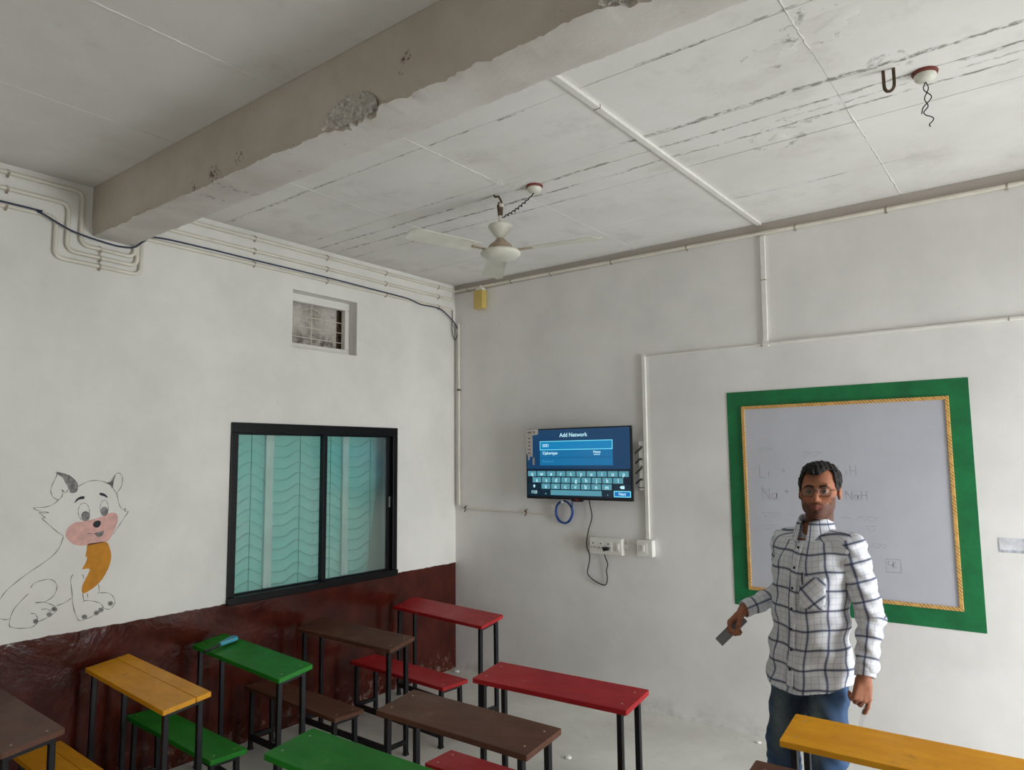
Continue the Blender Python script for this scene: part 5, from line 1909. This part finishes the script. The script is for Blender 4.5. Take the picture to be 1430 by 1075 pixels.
def patch(name, us, zs, off, mat, weave, thick=.0025):
    """cloth patch lying on the shirt front"""
    nu, nz = len(us), len(zs)
    V = []
    for lay in (off, off - thick):
        for z in zs:
            for x in us: V.append((x, front_y(x, z) - lay, z))
    F = []
    for j in range(nz - 1):
        for i in range(nu - 1):
            b = j * nu + i
            F.append((b, b + 1, b + nu + 1, b + nu))
    m = nu * nz
    ring = [i for i in range(nu)] + [j * nu + nu - 1 for j in range(1, nz)] + [(nz - 1) * nu + i for i in range(nu - 2, -1, -1)] + [j * nu for j in range(nz - 2, 0, -1)]
    for q in range(len(ring)):
        a, b = ring[q], ring[(q + 1) % len(ring)]
        F.append((a, a + m, b + m, b))
    return skin_mesh(name, [(np.array(V), np.array(F))], mat, shirt, {'weave': weave}, relax=0)


def wv_bias(V):                                 # pocket cut on the bias
    c = np.zeros((len(V), 3))
    x, y, z = V.T
    c[:, 0] = (x - .075) * .72 + (z - 1.14) * .72 + 2.0
    c[:, 1] = (z - 1.14) * .72 - (x - .075) * .72 + 1.03
    return c


patch('placket', list(np.linspace(-.016, .016, 5)), list(np.linspace(HEM + .008, 1.335, 60)), .010, M['shirt'], weave_torso)
patch('pocket', list(np.linspace(.030, .128, 12)), list(np.linspace(1.075, 1.205, 14)), .0075, M['shirt'], wv_bias)
for z in (1.318, 1.235, 1.150, 1.065, .980, .895, .815):
    x = 0.0
    V = MB().lathe([(.0058, .0), (.0062, .0015), (.0050, .003), (.001, .0026)], (0, 0, 0), 14, axis='y')
    yv = front_y(x, z) - .0105
    V.v = [tuple(q) for q in lean(np.array([(a + x, b + yv, c + z) for a, b, c in V.v]))]
    V.build('button', M['shirt_button'], shirt, smooth='auto')
# pen clipped in the pocket
mb = MB()
yv = front_y(.046, 1.2) - .011
mb.tube([(.046, yv - .001, 1.170), (.046, yv - .001, 1.222)], .0045, 8).bar((.046, yv - .008, 1.185), (.046, yv - .008, 1.220), .004, .003)
mb.v = [tuple(q) for q in lean(np.array([tuple(q) for q in mb.v]))]
pen_o = mb.build('pen', M['black_plastic'], None, smooth='auto')
pen_o.location = man.location; pen_o.rotation_euler = man.rotation_euler
tag(pen_o, 'black pen clipped in the shirt pocket', 'pen')

# ---------------------------------------------------------------- jeans and shoes
jf = Field((-.26, -.20, .03), (.26, .20, .96), .0056)
jf.ell((0, .0, .80), (.160, .112, .115), .02)
for s, (hp, kn, an) in ((-1, (HIP_R, KN_R, AN_R)), (1, (HIP_L, KN_L, AN_L))):
    jf.cone(hp + np.array([-s * .006, 0, -.02]), kn, .090, .070, .022)
    jf.cone(kn, an + np.array([0, 0, -.01]), .070, .058, .02)
s_, (x, y, z) = jf.sub((-.26, -.2, .03), (.26, .2, .96))
wr_ = .0040 * np.sin(z * 55 + np.abs(x) * 60 + y * 20) + .0030 * np.sin(z * 110 - y * 50 + x * 30) * np.clip((.6 - z) / .2, .2, 1)
jf.d = np.maximum(jf.d + wr_.astype(np.float32), np.maximum(.06 - z, z - .90).astype(np.float32))
V, F = jf.mesh()


def jean_cols(V):
    x, y, z = V.T
    dark, fade, blue = (np.array(lin(q)[:3]) for q in ((34, 50, 68), (112, 126, 128), (56, 92, 136)))
    f = np.clip(1.15 - np.sqrt(((np.abs(x) - .088) / .050) ** 2 + ((z - .58) / .17) ** 2), 0, 1) * (y < -.02)
    b = np.clip((np.abs(x) - .10) / .06, 0, 1) * .5 + np.clip((.50 - z) / .2, 0, 1) * .6
    b = np.clip(b, 0, 1)
    c = dark[None] * (1 - b[:, None]) + blue[None] * b[:, None]
    return c * (1 - .75 * f[:, None]) + fade[None] * .75 * f[:, None]


def mat_jeans():
    t = NT('washed_denim')
    at = t.node('ShaderNodeAttribute', attribute_name='wash')
    n = t.noise(t.obj(), 30, 5, .7)
    t.base(t.mix(t.math('MULTIPLY', t.ss(n, .4, .7), .35), at.outputs[0], lin((26, 38, 54))))
    t.rough(.85)
    t.bump(t.noise(t.obj(), 300, 2, .6), .15, .002)
    return t.m


M['jeans'] = mat_jeans()
skin_mesh('jeans', [(V, F)], M['jeans'], man, {'wash': jean_cols})
M['shoe'] = plain('dark_leather', (40, 32, 28), .45, var=.1)
for s, an in ((-1, AN_R), (1, AN_L)):
    f = Field(an + np.array([-.09, -.24, -.095]), an + np.array([.09, .10, .06]), .0045)
    f.cone(an + np.array([0, .02, -.02]), an + np.array([0, .0, .02]), .044, .042, .02)
    f.cone(an + np.array([0, .025, -.045]), an + np.array([s * .02, -.14, -.052]), .040, .036, .025)
    ss_, (x, y, z) = f.sub(an - .3, an + .3)
    f.d = np.maximum(f.d, (.002 - z).astype(np.float32) + 0 * x.astype(np.float32) + 0 * y.astype(np.float32))
    V, F = f.mesh()
    V[:, 2] = np.maximum(V[:, 2], .001)
    skin_mesh('shoe', [(V, F)], M['shoe'], man)

# ---------------------------------------------------------------- things he holds
def held(mb, name, mat, lab, cat, **k):
    mb.v = [tuple(q) for q in lean(np.array([tuple(q) for q in mb.v]))]
    o = mb.build(name, mat, None, **k)
    o.location = man.location; o.rotation_euler = man.rotation_euler
    return tag(o, lab, cat)


M['remote'] = plain('grey_remote_plastic', (112, 112, 114), .4, var=.05)
p0 = PR(.004, .026, .055)
p1 = p0 + np.array([-.40, -.40, -.60]) / .825 * .125
held(MB().bar(p0 - (p1 - p0) * .25, p1, .046, .014, up=(.53, -.80, .1)), 'remote_control', M['remote'], 'grey remote control held in the hand of the man', 'remote', bevel=.004)
M['paper'] = plain('white_paper', (240, 240, 242), .7, var=.02)
q0 = PL(*tipsL[0])
held(MB().bar(q0 + np.array([.004, .004, .035]), q0 + np.array([-.012, -.006, -.055]), .017, .003, up=(.53, -.85, 0)), 'folded_paper', M['paper'], 'folded slip of white paper pinched in the lowered hand of the man', 'paper')
